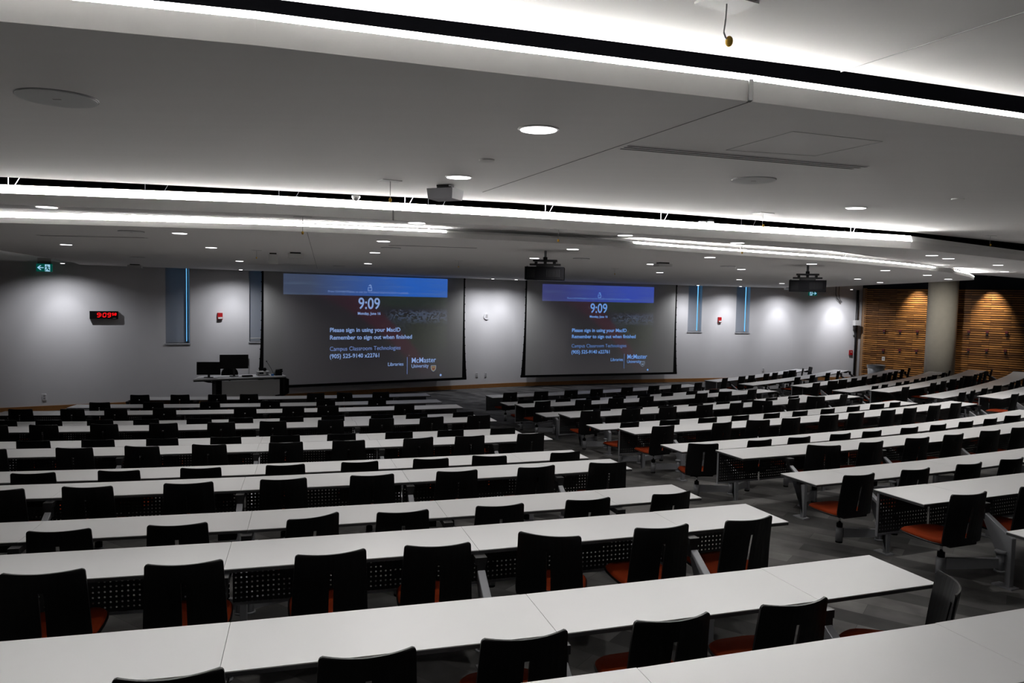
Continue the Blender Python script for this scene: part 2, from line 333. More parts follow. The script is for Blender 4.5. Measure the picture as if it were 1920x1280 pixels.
P3B = [(-7.9,8.05),(-5.387,7.872),(-2.777,8.082),(-1.912,8.311),(-.025,8.852),(1.036,9.344),(2.288,10.179),(4.98,11.744),(6.9,13.25),(8.57,14.73),(10.1,16.6),(11.0,17.9),(11.244,18.303)]
P3R = [(11.33,18.6),(11.32,19.1),(11.57,20.8),(11.78,23.5),(11.892,25.476),(12.159,28.566),(12.5,32.6)]
P3W = [(8.75,31.98),(3.5,30.2),(0,28.55),(-3.8,26.3),(-7.4,24.0),(-11,21.7),(-12.15,20.98)]
P3L = [(-11.199,19.009),(-9.404,13.729),(-8.3,10)]

bm = BM(); ring = [(-17.2,-6.9),(26.8,-6.9),(26.8,23.4),(25,25.0)]+P0E[::-1]
prism(bm, ring, EYE+.83, EYE+.87); bmesh.ops.recalc_face_normals(bm, faces=bm.faces); c0 = tag(obj('ceiling', bm, WHITE), kind='structure')
c1, z1f = panel('ceiling', P1B, P1F, .62, .033, .073, 13)
c2, z2f = panel('ceiling', P2B, P2F, .565, .015, .091)
bm = BM(); ring = P3B+P3R+P3W+P3L; z3 = EYE+.671
prism(bm, ring, z3, z3+.06); bmesh.ops.recalc_face_normals(bm, faces=bm.faces); c3 = tag(obj('ceiling', bm, WHITE), kind='structure')
z3f = lambda y: z3
bm = BM(); box(bm, -17.5, 27.2, -7.2, 36, 5.2, 5.3); tag(obj('ceiling', bm, BLACKV), kind='structure')

def polyat(P, x0, x1):
    """piece of polyline P between two x values"""
    out = []
    def at(x):
        for a, b in zip(P[:-1], P[1:]):
            if a[0] <= x <= b[0]:
                t = (x-a[0])/(b[0]-a[0]); return (x, a[1]+(b[1]-a[1])*t)
    out.append(at(x0)); out += [p for p in P if x0 < p[0] < x1]; out.append(at(x1)); return out
def strip(P, x0, x1, zf, lo, hi, label, o=0.0, par=None):
    pts = polyat(P, x0, x1); bm = BM()
    for i, (a, b) in enumerate(zip(pts[:-1], pts[1:])):
        d = Vector((b[0]-a[0], b[1]-a[1])); d.normalize(); n = Vector((-d.y, d.x))
        def q(p, oo): return (p[0]+n.x*oo, p[1]+n.y*oo)
        A, B, C_, D_ = q(a, o), q(b, o), q(b, o+.03), q(a, o+.03)
        prism3(bm, [(*A, zf(a[1])+lo), (*B, zf(b[1])+lo), (*C_, zf(b[1])+lo), (*D_, zf(a[1])+lo)],
                   [(*q(a, o+.024), zf(a[1])+hi), (*q(b, o+.024), zf(b[1])+hi), (*C_, zf(b[1])+hi), (*D_, zf(a[1])+hi)])
    return tag(obj('cove_light', bm, COVE), label, 'light', 'linear lights along the ceiling edges')
strip(P1B, -3.4, 12, z1f, .0745, .101, 'long bright linear light along the nearest ceiling gap overhead')
strip(P2B, -9, 4.9, z2f, .092, .158, 'long bright linear light along the second ceiling gap, middle of room')
strip(P3B, -7.8, -.78, z3f, .0615, .086, 'left linear light on edge of the front ceiling, above the lectern side')
strip(P3B, 1.55, 8.0, z3f, .0615, .086, 'right linear light on edge of the front ceiling, above two projectors')
strip(P3B, 8.95, 11.1, z3f, .0615, .086, 'short linear light at far right tip of the front ceiling')
def unlit(P, x0, x1, zf, lo, hi, par):
    o = strip(P, x0, x1, zf, lo, hi, None); o.name = 'edge_upstand'; o.data.materials[0] = WHITE
    for k in ('category', 'group', 'label'):
        if k in o: del o[k]
    o.parent = par
unlit(P3B, -.78, 1.55, z3f, .0605, .086, c3); unlit(P3B, 8.0, 8.95, z3f, .0605, .086, c3); unlit(P2B, 4.9, 12, z2f, .0915, .158, c2)
# joints in the plaster
def joint(a, b, za, zb, par, wdt=.005, m=None):
    d = Vector((b[0]-a[0], b[1]-a[1])).normalized(); n = Vector((-d.y, d.x))*wdt/2
    bm = BM(); prism3(bm, [(a[0]-n.x, a[1]-n.y, za-.0015), (b[0]-n.x, b[1]-n.y, zb-.0015), (b[0]+n.x, b[1]+n.y, zb-.0015), (a[0]+n.x, a[1]+n.y, za-.0015)],
                          [(a[0]-n.x, a[1]-n.y, za+.004), (b[0]-n.x, b[1]-n.y, zb+.004), (b[0]+n.x, b[1]+n.y, zb+.004), (a[0]+n.x, a[1]+n.y, za+.004)])
    bmesh.ops.recalc_face_normals(bm, faces=bm.faces)
    obj('joint', bm, m or JOINT, par)
JOINT = mat('joint_shadow', (.22, .22, .22), .9, spec=0)
SEAMF = mat('faint_seam', (.45, .45, .44), .9, spec=0)
joint((.819, 2.69), (-.252, 5.852), z1f(2.69), z1f(5.852), c1)
joint((1.154, 2.72), (1.9, 1.1), EYE+.83, EYE+.83, c0, .003, SEAMF)
joint((-2.277, 8.26), (-5.336, 20.387), z3, z3, c3); joint((-6.423, 18.131), (-4.681, 17.737), z3, z3, c3)
bm = BM(); box(bm, .812, .826, 2.662, 2.69, z1f(2.68)-.001, z1f(2.68)+.073); obj('joint', bm, JOINT, c1)
bm = BM(); box(bm, -1.085, -1.075, 6.68, 6.72, z2f(6.7), z2f(6.7)+.09); obj('joint', bm, JOINT, c2)
# access hatch outline
AC = [(1.025,3.697),(1.167,3.199),(1.638,3.386),(1.508,3.815)]
for a, b in zip(AC, AC[1:]+AC[:1]): joint(a, b, z1f(a[1]), z1f(b[1]), c1, .0018, SEAMF)
# slot diffusers
def diffuser(pts, zf, label, slots):
    r = empty('air_diffuser', (pts[0][0], pts[0][1], zf(pts[0][1])), 0, label, 'air vent')
    A, B, C_, D_ = [Vector(p) for p in pts]   # A-B long edge far, D-C long edge near
    def loc(p, dz): return (p.x-A.x, p.y-A.y, zf(p.y)-zf(A.y)+dz)
    bm = BM(); q = [A, B, C_, D_]
    prism3(bm, [loc(p, -.003) for p in q], [loc(p, .002) for p in q]); bmesh.ops.recalc_face_normals(bm, faces=bm.faces); obj('frame', bm, WHITE, r)
    for i in range(slots):
        t0 = (i+.22)/slots; t1 = (i+.62)/slots
        q = [A.lerp(D_, t0), B.lerp(C_, t0), B.lerp(C_, t1), A.lerp(D_, t1)]
        bm = BM(); prism3(bm, [loc(p, -.0045) for p in q], [loc(p, -.002) for p in q]); bmesh.ops.recalc_face_normals(bm, faces=bm.faces); obj('slot', bm, JOINT, r)
diffuser([(.539,3.604),(1.923,4.112),(1.868,4.236),(.506,3.731)], z1f, 'long three-slot air vent in the big overhead ceiling plane', 3)
diffuser([(-6.082,9.538),(-4.734,9.566),(-4.72,9.70),(-6.07,9.67)], z3f, 'slot air vent near left edge of the front ceiling', 2)
diffuser([(-1.668,10.001),(-.498,10.219),(-.52,10.34),(-1.69,10.12)], z3f, 'slot air vent in front ceiling left of the near projector', 2)

# ------------------------------------------------------------------ downlights and washers
def disc_fixture(name, x, y, z, r, lens, label, cat, group, trim=.012, slope=0):
    e = empty(name, (x, y, z), 0, label, cat, group); e.rotation_euler = (slope, 0, 0)
    bm = BM(); cyl(bm, (0, 0, -.006), (0, 0, .0), r+trim, n=32); obj('trim_ring', bm, WHITE, e)
    bm = BM(); cyl(bm, (0, 0, -.009), (0, 0, -.0055), r, n=32); obj('lens', bm, lens, e)
    return e
def lampin(e, watts, **k):
    o = spot(0, 0, -.03, watts, **k); o.parent = e; return o
DP3 = [(-6.845,11.472),(-3.888,8.734),(-4.616,11.444),(-5.93,16.217),(-1.623,9.334),(-2.2,11.884),(-3.131,16.121),(.79,10.083),(.345,12.55),(2.522,13.753),(3.46,17.734),(2.944,11.27),(4.595,15.127),(6.605,21.912),(9.009,25.127),(4.979,12.535),(7.085,14.293),(8.881,19.338),(10.642,21.746),(8.875,16.074),(10.478,18.061)]
LB3 = ['round downlight above the lectern side, leftmost in the front ceiling', 'round downlight nearest the light strip at left of front ceiling', 'round downlight left of the hanging sensor, second row of front ceiling', 'round downlight close above the left window wall',
 'nearest of the three downlights lined up above left screen', 'middle of the three downlights lined up above left screen', 'farthest of the three downlights lined up above left screen', 'round downlight up and right of the near projector', 'round downlight half hidden behind the near projector mount',
 'round downlight beside the grey access point, nearer one', 'round downlight above right screen, beyond the grey access point', 'round downlight midway between the two projectors, nearest row', 'round downlight midway between the two projectors, second row', 'small downlight above the right slit windows', 'small downlight above wall left of far projector',
 'round downlight directly above the far projector mount', 'round downlight right of the far projector, nearest row', 'small downlight right of far projector near the exit sign', 'small downlight above the right end of the grey wall', 'round downlight above the concrete column, left one', 'round downlight above the concrete column, right one']
for (x, y), lb in zip(DP3, LB3):
    lampin(disc_fixture('downlight', x, y, z3, .078, LENS, lb, 'ceiling light', 'recessed round downlights'), DOWN_W*(1.25 if x < 8 else 2.2), size=2.7, blend=.9)
DP2 = [(-3.776,6.075),(-.893,6.87),(1.166,7.9),(2.6,8.75),(5.9,10.6),(6.6,11.4),(8.65,13.4),(11.0,16.8)]
LB2 = ['thin-looking downlight in narrow ceiling strip at far left', 'thin-looking downlight in narrow ceiling strip above left screen', 'faint downlight in narrow ceiling strip above the near projector', 'downlight in narrow ceiling strip right of the hanging wire', 'paired downlight in narrow ceiling strip, left of the pair', 'paired downlight in narrow ceiling strip, right of the pair',
  'downlight in the right ceiling wing, left of two', 'downlight in the right ceiling wing, nearer right frame edge']
for (x, y), lb in zip(DP2, LB2): lampin(disc_fixture('downlight', x, y, z2f(y), .075, LENS, lb, 'ceiling light', 'recessed round downlights', slope=.015), DOWN_W*(.7 if x < 8 else 1.6), size=2.6)
for x, y in ((13.6,17.5),(16.6,21.6),(13,14.8)): lampin(disc_fixture('downlight', x, y, z2f(y), .075, LENS, 'added downlight in the right ceiling wing, brightening far right desks, out of view', 'ceiling light', 'downlights outside the picture', slope=.015), DOWN_W*1.5, size=2.6)  # unseen downlights added to brighten the far right block
DP1 = [(.095,3.257),(-.371,4.938),(2.926,6.465)]
LB1 = ['largest bright round downlight in the overhead ceiling plane', 'round downlight just behind the small white projector', 'round downlight at right of overhead plane beyond the air vent']
for (x, y), lb in zip(DP1, LB1): lampin(disc_fixture('downlight', x, y, z1f(y), .077, LENS, lb, 'ceiling light', 'recessed round downlights', slope=.033), DOWN_W)
for x, y in ((-7.5,3.4),(6.3,8.6),(9.5,11.3)): lampin(disc_fixture('downlight', x, y, z1f(y), .077, LENS, 'round downlight in the overhead ceiling plane beyond the picture edge', 'ceiling light', 'downlights outside the picture'), DOWN_W*.45)
for x, y in ((.9,.1),(3.2,.9),(6.5,2.8),(-1.5,-3),(3,-3),(10,6),(13,10),(-7,-1)): lampin(disc_fixture('downlight', x, y, EYE+.83, .077, LENS, 'round downlight in the rear ceiling outside the picture', 'ceiling light', 'downlights outside the picture'), DOWN_W*.3)
KW = (0.48, 1.05)     # shares of a washer's narrow beam and the wide fill added for ambient light
WASH = [(-12.6,.78),(-8.75,.72),(-1.3,.68),(-.45,.76),(7.2,.8),(9.2,.95),(11.7,1.05),(14.5,1.3)]
LBW = ['wall washer above the left exit sign', 'wall washer in dark trim above the window beside left screen', 'wall washer between the screens, left of the wall button', 'wall washer between the screens, right of the wall button', 'wall washer at the right edge of right screen', 'wall washer between the two right slit windows', 'wall washer left of the right exit sign', 'wall washer right of the right exit sign']
for (x, k), lb in zip(WASH, LBW):
    s_ = ws(x); px, py = wp(s_, 1.1)
    hang = px > 12.3
    e = empty('wall_washer', (px, py, z3), wang(s_), lb, 'ceiling light', 'adjustable wall washers')
    bm = BM(); box(bm, -.10, .10, -.10, .10, -.006, 0); obj('trim_plate', bm, DARKM, e)
    bm = BM(); cyl(bm, (0, 0, -.012), (0, 0, -.005), .05, n=20); obj('lens', bm, LENS, e)
    for wt, sz, az, aim in ((WASH_W*k*k*KW[0], 0.98, 2.1, wp(s_, 0)), (WASH_W*k*KW[1], 2.6, 0, wp(s_, .8))):
        o = spot(px, py, z3-.04, wt, size=sz, blend=1, aim=(*aim, az), c=(.95, .955, 1), rad=.03)
        o.parent = e; o.matrix_parent_inverse = (Matrix.Translation(e.location) @ e.rotation_euler.to_matrix().to_4x4()).inverted()
for q, lb in ((1.75+.55, 'warm accent spotlight over slatted wall left of the column'), (5.05, 'warm accent spotlight over slatted wall right of the column'), (8.3, 'warm accent spotlight over slatted wall beyond the picture edge')):
    dx, dy = math.cos(wrz), math.sin(wrz); bx, by = WA[0]+dx*q, WA[1]+dy*q; nx, ny = dy, -dx   # towards the hall
    px, py = bx+nx*.75, by+ny*.75
    e = empty('accent_spotlight', (px, py, 4.75), wrz, lb, 'ceiling light', 'accent spotlights over the wood wall')
    bm = BM(); cyl(bm, (0, 0, .45), (0, 0, .0), .012); obj('stem', bm, DARKM, e)
    bm = BM(); cyl(bm, (0, 0, .06), (0, 0, -.08), .05, n=20); obj('housing', bm, DARKM, e)
    o = spot(px, py, 4.65, WASH_W*3.0, size=1.0, blend=1, aim=(bx, by, 2.9), c=(1, .93, .82), rad=.03)
    o.parent = e; o.matrix_parent_inverse = (Matrix.Translation(e.location) @ e.rotation_euler.to_matrix().to_4x4()).inverted()

e = empty('accent_spotlight', (14.6, 26.4, 4.75), 0, 'added black spotlight in the dark gap, brightening the concrete column', 'ceiling light', 'accent spotlights over the wood wall')  # lamp added to brighten the column, not a known fixture
bm = BM(); cyl(bm, (0, 0, .45), (0, 0, .0), .012); obj('stem', bm, DARKM, e)
bm = BM(); cyl(bm, (0, 0, .06), (0, 0, -.08), .05, n=20); obj('housing', bm, DARKM, e)
o = spot(14.6, 26.4, 4.65, 520, size=.9, blend=1, aim=(17.6, 30.6, 2.2), c=(1, .97, .9), rad=.05)
o.parent = e; o.matrix_parent_inverse = Matrix.Translation(e.location).inverted()

for x, y in ((19.6, 25.6), (18.6, 20.5)):  # unseen lamps added to lift the light on the far right desks
    e = empty('accent_spotlight', (x, y, 4.75), 0, 'added spotlight brightening the far right desks, beyond the picture edge', 'ceiling light', 'added spotlights over the far right desks')
    bm = BM(); cyl(bm, (0, 0, .45), (0, 0, .0), .012); obj('stem', bm, DARKM, e)
    bm = BM(); cyl(bm, (0, 0, .06), (0, 0, -.08), .05, n=20); obj('housing', bm, DARKM, e)
    o = spot(0, 0, -.1, 150, size=2.2, blend=1); o.parent = e

# ------------------------------------------------------------------ ceiling speakers, sensors, wires
def speaker(x, y, zf, r, lb):
    e = empty('ceiling_speaker', (x, y, zf(y)), 0, lb, 'speaker', 'round ceiling speakers')
    bm = BM(); cyl(bm, (0, 0, -.006), (0, 0, 0), r, n=40); obj('rim', bm, GREYP, e)
    bm = BM(); cyl(bm, (0, 0, -.010), (0, 0, -.0055), r*.975, n=40); obj('grille', bm, SPKR, e)
    bm = BM(); box(bm, -.015, .015, -.004, .004, -.0115, -.0095); obj('badge', bm, GREYP, e)
speaker(-1.717, 2.834, z1f, .138, 'large round ceiling speaker at upper left of the picture')
speaker(1.502, 4.763, z1f, .138, 'round ceiling speaker below the long air vent')
for (x, y), lb in zip([(-4.408,8.648),(-7.737,15.426),(-1.747,10.665),(-4.171,17.931),(1.118,12.412),(4.006,14.014)],
   ['round speaker near the left downlights of the front ceiling', 'round speaker near wall above the red digital clock', 'round speaker right of three downlights above left screen', 'faint round speaker above the left screen', 'round speaker right of the near projector', 'round speaker between the two projectors']): speaker(x, y, z3f, .14, lb)
for (x, y), lb in (((-.159,4.171), 'small round sprinkler cover near the centre downlights'), ((3.29,5.605), 'small round sprinkler cover at right of overhead plane')):
    bm = BM(); cyl(bm, (0, 0, -.010), (0, 0, 0), .043, n=24); o = obj('sprinkler_cover', bm, WHITE); o.location = (x, y, z1f(y)); tag(o, lb, 'sprinkler', 'sprinkler covers')
def pendant(x, y, z, ln, lb, bend=.0, plate=.07, br=.011):
    e = empty('ceiling_microphone', (x, y, z), .5, lb, 'microphone', 'yellow-tipped hanging microphones')
    bm = BM(); box(bm, -plate, plate, -plate*.62, plate*.62, -.006, 0); obj('mounting_plate', bm, OFFW, e)
    pts = [(0, 0, 0), (-.002, 0, -ln*.45), (-bend*.5, 0, -ln*.8), (0, 0, -ln*.92), (bend, 0, -ln)] if bend else [(0, 0, 0), (0, 0, -ln)]
    bm = BM(); tube(bm, pts, .0022); obj('wire', bm, GREYP, e)
    bm = BM(); ball(bm, (pts[-1][0], 0, -ln), br, 1, 1, 1.35); o = obj('foam_tip', bm, YELLOW, e, True)
pendant(.575, 2.12, EYE+.83, .105, 'yellow-tipped hanging microphone nearest the viewer, at top of picture', .014, .075)
pendant(-.864, 5.219, z1f(5.2), .135, 'yellow-tipped hanging microphone left of the small white projector')
pendant(2.375, 7.2, z1f(7.2), .12, 'yellow-tipped hanging microphone by the second gap, right of centre', .01, .09)
pendant(6.268, 9.9, z1f(9.9), .12, 'yellow-tipped hanging microphone by the second gap, at far right', .01)
pendant(-4.109, 11.982, z3, .12, 'tiny hanging microphone left of the boxy sensors in front ceiling')
pendant(-1.022, 13.927, z3, .12, 'tiny hanging microphone in front ceiling above left screen')
pendant(2.165, 16.013, z3, .12, 'tiny hanging microphone in front ceiling above right screen')
pendant(.43, 7.32, z2f(7.3), .11, 'hanging microphone crossing the front gap above the near projector')
pendant(-1.83, 6.5, z2f(6.4), .14, 'hanging microphone crossing the front gap at left')
pendant(2.75, 9.05, z2f(9), .10, 'hanging microphone crossing the front gap at right')
def rod(x, y, z, h, lb):
    bm = BM(); cyl(bm, (0, 0, 0), (0, 0, h), .0035); cyl(bm, (0, 0, 0), (.25, .1, h), .003); o = obj('hanger_rod', bm, STEEL); o.location = (x, y, z); tag(o, lb, 'hanger', 'hanger rods above the ceiling planes')
for x, y, z, lb in ((-4.1,6.1,z2f(6)+.09,'hanger rod in second gap at far left'), (-1.0,6.85,z2f(6.8)+.09,'hanger rod in second gap near the left of the small projector'), (.3,7.4,z2f(7.3)+.09,'hanger rod in second gap above the near projector'), (1.55,7.98,z2f(7.9)+.09,'hanger rod in second gap right of centre'), (4.0,8.95,z2f(9)+.09,'hanger rod in second gap towards the right'),
   (-4.0,8.15,z3+.06,'hanger rod in front gap at left'), (-2.6,8.3,z3+.06,'hanger rod in front gap above the left screen'), (-1.0,8.7,z3+.06,'hanger rod in front gap before the strip ends'), (3.3,10.95,z3+.06,'hanger rod in front gap between projectors'), (5.4,12.3,z3+.06,'hanger rod in front gap above far projector')): rod(x, y, z, .5, lb)
bm = BM(); tube(bm, [(-3.9,6.3,4.72),(-3.2,6.35,4.52),(-2.6,6.45,4.40),(-2.2,6.5,4.41),(-1.9,6.6,4.44),(-1.7,6.7,4.37)], .008)
tag(obj('cable_bundle', bm, GREYP), 'loose grey cables sagging in the second ceiling gap', 'cable')
bm = BM(); cyl(bm, (0, 0, 0), (.10, 0, 0), .02); cyl(bm, (.10, 0, 0), (.17, 0, 0), .035, .03); o = obj('gap_camera', bm, CHROME); o.location = (2.02, 8.3, 4.31); tag(o, 'small shiny camera peeking out of the second ceiling gap', 'camera')
# boxy sensors in the front ceiling
for x, y, wx, h, m1, nm, lb in ((-4.068,12.678,.08,.16,OFFW,'camera_sensor','white box camera hanging from a black bracket above left screen'), (-3.6,12.37,.12,.07,OFFW,'access_point','flat white access point above left screen, right of the camera'),
    (-9.95,19.7,.16,.07,OFFW,'access_point','white access point near the left wall above the clock'), (2.616,13.151,.13,.05,OFFW,'access_point','white access point between near projector and right screen'), (11.7,31.6,.2,.07,OFFW,'access_point','white access point above the wall left of right exit sign')):
    e = empty(nm, (x, y, z3), .3, lb, 'sensor')
    bm = BM(); box(bm, -wx*.7, wx*.7, -wx*.5, wx*.5, -.025, 0); obj('bracket', bm, DARKM, e)
    bm = BM(); box(bm, -wx, wx, -wx*.8, wx*.8, -.025-h, -.025); bev(bm, .01); obj('body', bm, m1, e)
e = empty('dome_sensor', (-1.34, 6.35, z1f(6.35)), 0, 'small dome camera at edge of the overhead ceiling plane', 'camera')
bm = BM(); cyl(bm, (0, 0, -.015), (0, 0, 0), .035, n=20); obj('base', bm, OFFW, e)
bm = BM(); ball(bm, (0, 0, -.015), .03); obj('dome', bm, GREYP, e, True)
# small white projector overhead
e = empty('small_projector', (-.504, 5.44, z1f(5.44)), -.42, 'small white projector mounted under the overhead ceiling plane', 'projector')
bm = BM(); box(bm, -.05, .05, -.04, .04, -.014, 0); box(bm, -.06, .06, -.02, .02, -.03, -.014); obj('mount', bm, DARKM, e)
bm = BM(); box(bm, -.105, .105, -.085, .085, -.105, -.03)
for v in bm.verts:
    if v.co.z < -.1: v.co.x *= .93; v.co.y *= .9
bev(bm, .008); obj('body', bm, mat('projector_grey', (.36, .36, .38), .45), e)
bm = BM(); cyl(bm, (.05, .084, -.065), (.05, .1, -.065), .022); obj('lens', bm, MONB, e)
PROJB = mat('projector_black', (.005, .005, .006), .8, spec=.03)
def projector(x, y, rz, lb, sc_=1.0):
    e = empty('ceiling_projector', (x, y, z3), rz, lb, 'projector', 'black ceiling projectors'); s = sc_
    bm = BM(); cyl(bm, (0, 0, -.10*s), (0, 0, 0), .018*s); obj('pole', bm, STEEL, e)
    bm = BM(); cyl(bm, (0, 0, -.13*s), (0, 0, -.09*s), .03*s); box(bm, -.17*s, .17*s, -.1*s, .1*s, -.155*s, -.13*s); box(bm, -.22*s, .22*s, -.05*s, .05*s, -.21*s, -.185*s)
    for q in (-.13, .0, .13): box(bm, (q-.02)*s, (q+.02)*s, -.04*s, .04*s, -.19*s, -.15*s)
    box(bm, -.12*s, .12*s, -.12*s, .12*s, -.235*s, -.205*s); obj('mount_frame', bm, DARKM, e)
    bm = BM(); box(bm, -.275*s, .275*s, -.21*s, .21*s, -.415*s, -.235*s); bev(bm, .025*s, 3); obj('body', bm, PROJB, e)
    bm = BM()
    for i in range(7): box(bm, (-.24+.016*i)*s, (-.232+.016*i)*s, -.214*s, -.209*s, -.39*s, -.27*s)
    for i in range(9): box(bm, (.03+.022*i)*s, (.04+.022*i)*s, -.214*s, -.209*s, -.38*s, -.27*s)
    obj('vent_grille', bm, GREYB, e)
    bm = BM(); cyl(bm, (.0, .2*s, -.33*s), (.0, .25*s, -.33*s), .06*s); obj('lens', bm, MONB, e)
    bm = BM(); box(bm, .19*s, .22*s, .1*s, .13*s, -.24*s, -.225*s); box(bm, -.26*s, -.24*s, -.1*s, -.08*s, -.24*s, -.22*s); obj('foot', bm, GREYP, e)
GREYB = mat('dark_grille', (.014, .014, .015), .8, spec=.05)
projector(.447, 10.6, -.1, 'black ceiling projector on a short pole, nearer of the two', .99)
projector(5.182, 13.206, -.35, 'black ceiling projector on a short pole, farther right one', 1.1)
# ------------------------------------------------------------------ things on the walls
def on_wall(x, z, o=0.0):
    s_ = ws(x); p = wp(s_, o); return (p[0], p[1], z), wang(s_)
# local frame of a wall thing: x along the wall to the right, -y into the hall, z up
def text(name, body, size, x, y, z, m, parent, align='CENTER', sx=1.0, bold=0.0, depth=.002):
    cu = bpy.data.curves.new(name, 'FONT'); cu.body = body; cu.size = size; cu.align_x = align; cu.align_y = 'CENTER'
    cu.extrude = depth; cu.offset = bold; cu.resolution_u = 3
    t = bpy.data.objects.new('tmp_text', cu); col.objects.link(t)
    bpy.context.view_layer.update()
    me = bpy.data.meshes.new_from_object(t.evaluated_get(bpy.context.evaluated_depsgraph_get()))
    bpy.data.objects.remove(t); bpy.data.curves.remove(cu)
    me.transform(Matrix.Translation((x, y, z)) @ Matrix.Rotation(PI/2, 4, 'X') @ Matrix.Diagonal((sx, 1, 1, 1)))
    me.materials.clear(); me.materials.append(m); me.name = name
    o = bpy.data.objects.new(name, me); col.objects.link(o); o.parent = parent; return o
SEGS = {'9': 'abcfgd', '0': 'abcdef', '5': 'afgcd', '8': 'abcdefg'}
def digit(bm, ch, x, z, w_, h, t, y, sh=.12):
    def bar(x0, z0, x1, z1):
        a = Vector((x0, z0)); b = Vector((x1, z1)); d = (b-a).normalized(); n = Vector((-d.y, d.x))*t/2
        q = [a+n, a-n, b-n, b+n]; sk = lambda p: (x+p.x+p.y*sh, z+p.y)
        prism3(bm, [(sk(p)[0], y, sk(p)[1]) for p in q], [(sk(p)[0], y-.003, sk(p)[1]) for p in q])
    P = dict(a=(0,h,w_,h), d=(0,0,w_,0), g=(0,h/2,w_,h/2), f=(0,h/2,0,h), e=(0,0,0,h/2), b=(w_,h/2,w_,h), c=(w_,0,w_,h/2))
    for s_ in SEGS[ch]:
        x0, z0, x1, z1 = P[s_]; dx = (x1-x0); dz = (z1-z0); g = .006
        l = math.hypot(dx, dz); bar(x0+dx/l*g, z0+dz/l*g, x1-dx/l*g, z1-dz/l*g)
loc, a = on_wall(-11.745, 2.69)
e = empty('digital_clock', loc, a, 'black digital wall clock showing 9:09 in red digits', 'clock')
bm = BM(); box(bm, -.36, .36, -.12, 0, -.112, .112); bev(bm, .01); obj('housing', bm, PLAST, e)
bm = BM(); X0 = -.175
digit(bm, '9', X0, -.052, .07, .11, .019, -.1205); digit(bm, '0', X0+.145, -.052, .07, .11, .019, -.1205); digit(bm, '9', X0+.262, -.052, .07, .11, .019, -.1205)
for zz in (-.018, .026): box(bm, X0+.100+zz*.12, X0+.116+zz*.12, -.1235, -.1205, zz-.008, zz+.008)
digit(bm, '5', X0+.374, -.004, .042, .062, .014, -.1205); digit(bm, '8', X0+.438, -.004, .042, .062, .014, -.1205)
obj('led_digits', bm, LEDR, e)
bm = BM(); box(bm, .22, .30, -.1213, -.1205, -.092, -.083); obj('badge', bm, GREYP, e)
EXG = mat('exit_green', (.0, .06, .045), .5, emit=(.0, .16, .12), es=.35)
EXW = mat('exit_white', (.3, .55, .8), .5, emit=(.42, .75, 1.0), es=.75)
def exit_sign(x, y, z, rz, w_, left, lb):
    e = empty('exit_sign', (x, y, z), rz, lb, 'exit sign', 'running man exit signs'); h = w_*.56
    bm = BM(); box(bm, -w_*.42, w_*.42, -.03, .03, h/2, h/2+.16); obj('mounting_canopy', bm, GREYP, e)
    bm = BM(); box(bm, -w_/2, w_/2, -.025, .025, -h/2, h/2); obj('sign_face', bm, EXG, e)
    s_ = 1 if left else -1; y0, y1 = -.030, -.0255; q = w_
    def pl(bm, pts): prism3(bm, [(s_*px*q, y0, pz*q) for px, pz in pts], [(s_*px*q, y1, pz*q) for px, pz in pts])
    bm = BM(); pl(bm, [(-.43,0),(-.40,.03),(-.04,.03),(-.04,-.03),(-.40,-.03)]); pl(bm, [(-.44,0),(-.26,.17),(-.17,.17),(-.34,.0)]); pl(bm, [(-.44,0),(-.34,0),(-.17,-.17),(-.26,-.17)])
    obj('arrow', bm, EXW, e)
    bm = BM(); pl(bm, [(.04,.24),(.36,.24),(.36,-.26),(.04,-.26)]); obj('doorway', bm, EXW, e)
    y0, y1 = -.034, -.0305
    bm = BM(); ball(bm, (s_*.17*q, -.032, .16*q), .035*q); pl(bm, [(.13,.11),(.23,.10),(.24,-.03),(.17,-.03)]); pl(bm, [(.04,.04),(.05,.08),(.16,.09),(.15,.05)]); pl(bm, [(.22,.10),(.34,.02),(.33,-.02),(.21,.05)])
    pl(bm, [(.17,-.02),(.21,-.05),(.12,-.14),(.08,-.24),(.05,-.22),(.09,-.12)]); pl(bm, [(.19,-.01),(.25,-.02),(.26,-.13),(.36,-.15),(.36,-.19),(.22,-.17)])
    obj('running_figure', bm, EXG, e)
(lx, ly, _), a = on_wall(-12.97, 0, .35)
exit_sign(lx, ly, 3.98, a-.1, .375, True, 'green exit sign with left arrow near the left wall')
(lx, ly, _), a = on_wall(13.15, 0, .35)
exit_sign(lx, ly, 3.90, a-.25, .36, False, 'green exit sign with right arrow below the far projector')
def alarm(x, z, w_, h, lb):
    loc, a = on_wall(x, z); e = empty('fire_alarm', loc, a, lb, 'fire alarm', 'red wall strobes')
    bm = BM(); box(bm, -w_/2, w_/2, -.055, 0, -h/2, h/2); bev(bm, .01); obj('housing', bm, RED, e)
    bm = BM(); box(bm, -w_*.4, w_*.4, -.085, -.055, -h*.38, -h*.12); bev(bm, .01); obj('strobe_lens', bm, OFFW, e)
alarm(-9.07, 2.67, .15, .21, 'red fire alarm strobe between the two left windows')
alarm(8.93, 2.66, .15, .24, 'red fire alarm strobe between the two right windows')
loc, a = on_wall(15.42, 1.26); e = empty('fire_pull_station', loc, a, 'red pull station near right end of the grey wall', 'fire alarm')
bm = BM(); box(bm, -.085, .085, -.05, 0, -.11, .11); bev(bm, .01); obj('housing', bm, RED, e)
bm = BM(); prism3(bm, [(-.045,-.053,.05),(.045,-.053,.05),(0,-.053,0)], [(-.045,-.050,.05),(.045,-.050,.05),(0,-.050,0)]); obj('pull_handle', bm, OFFW, e)
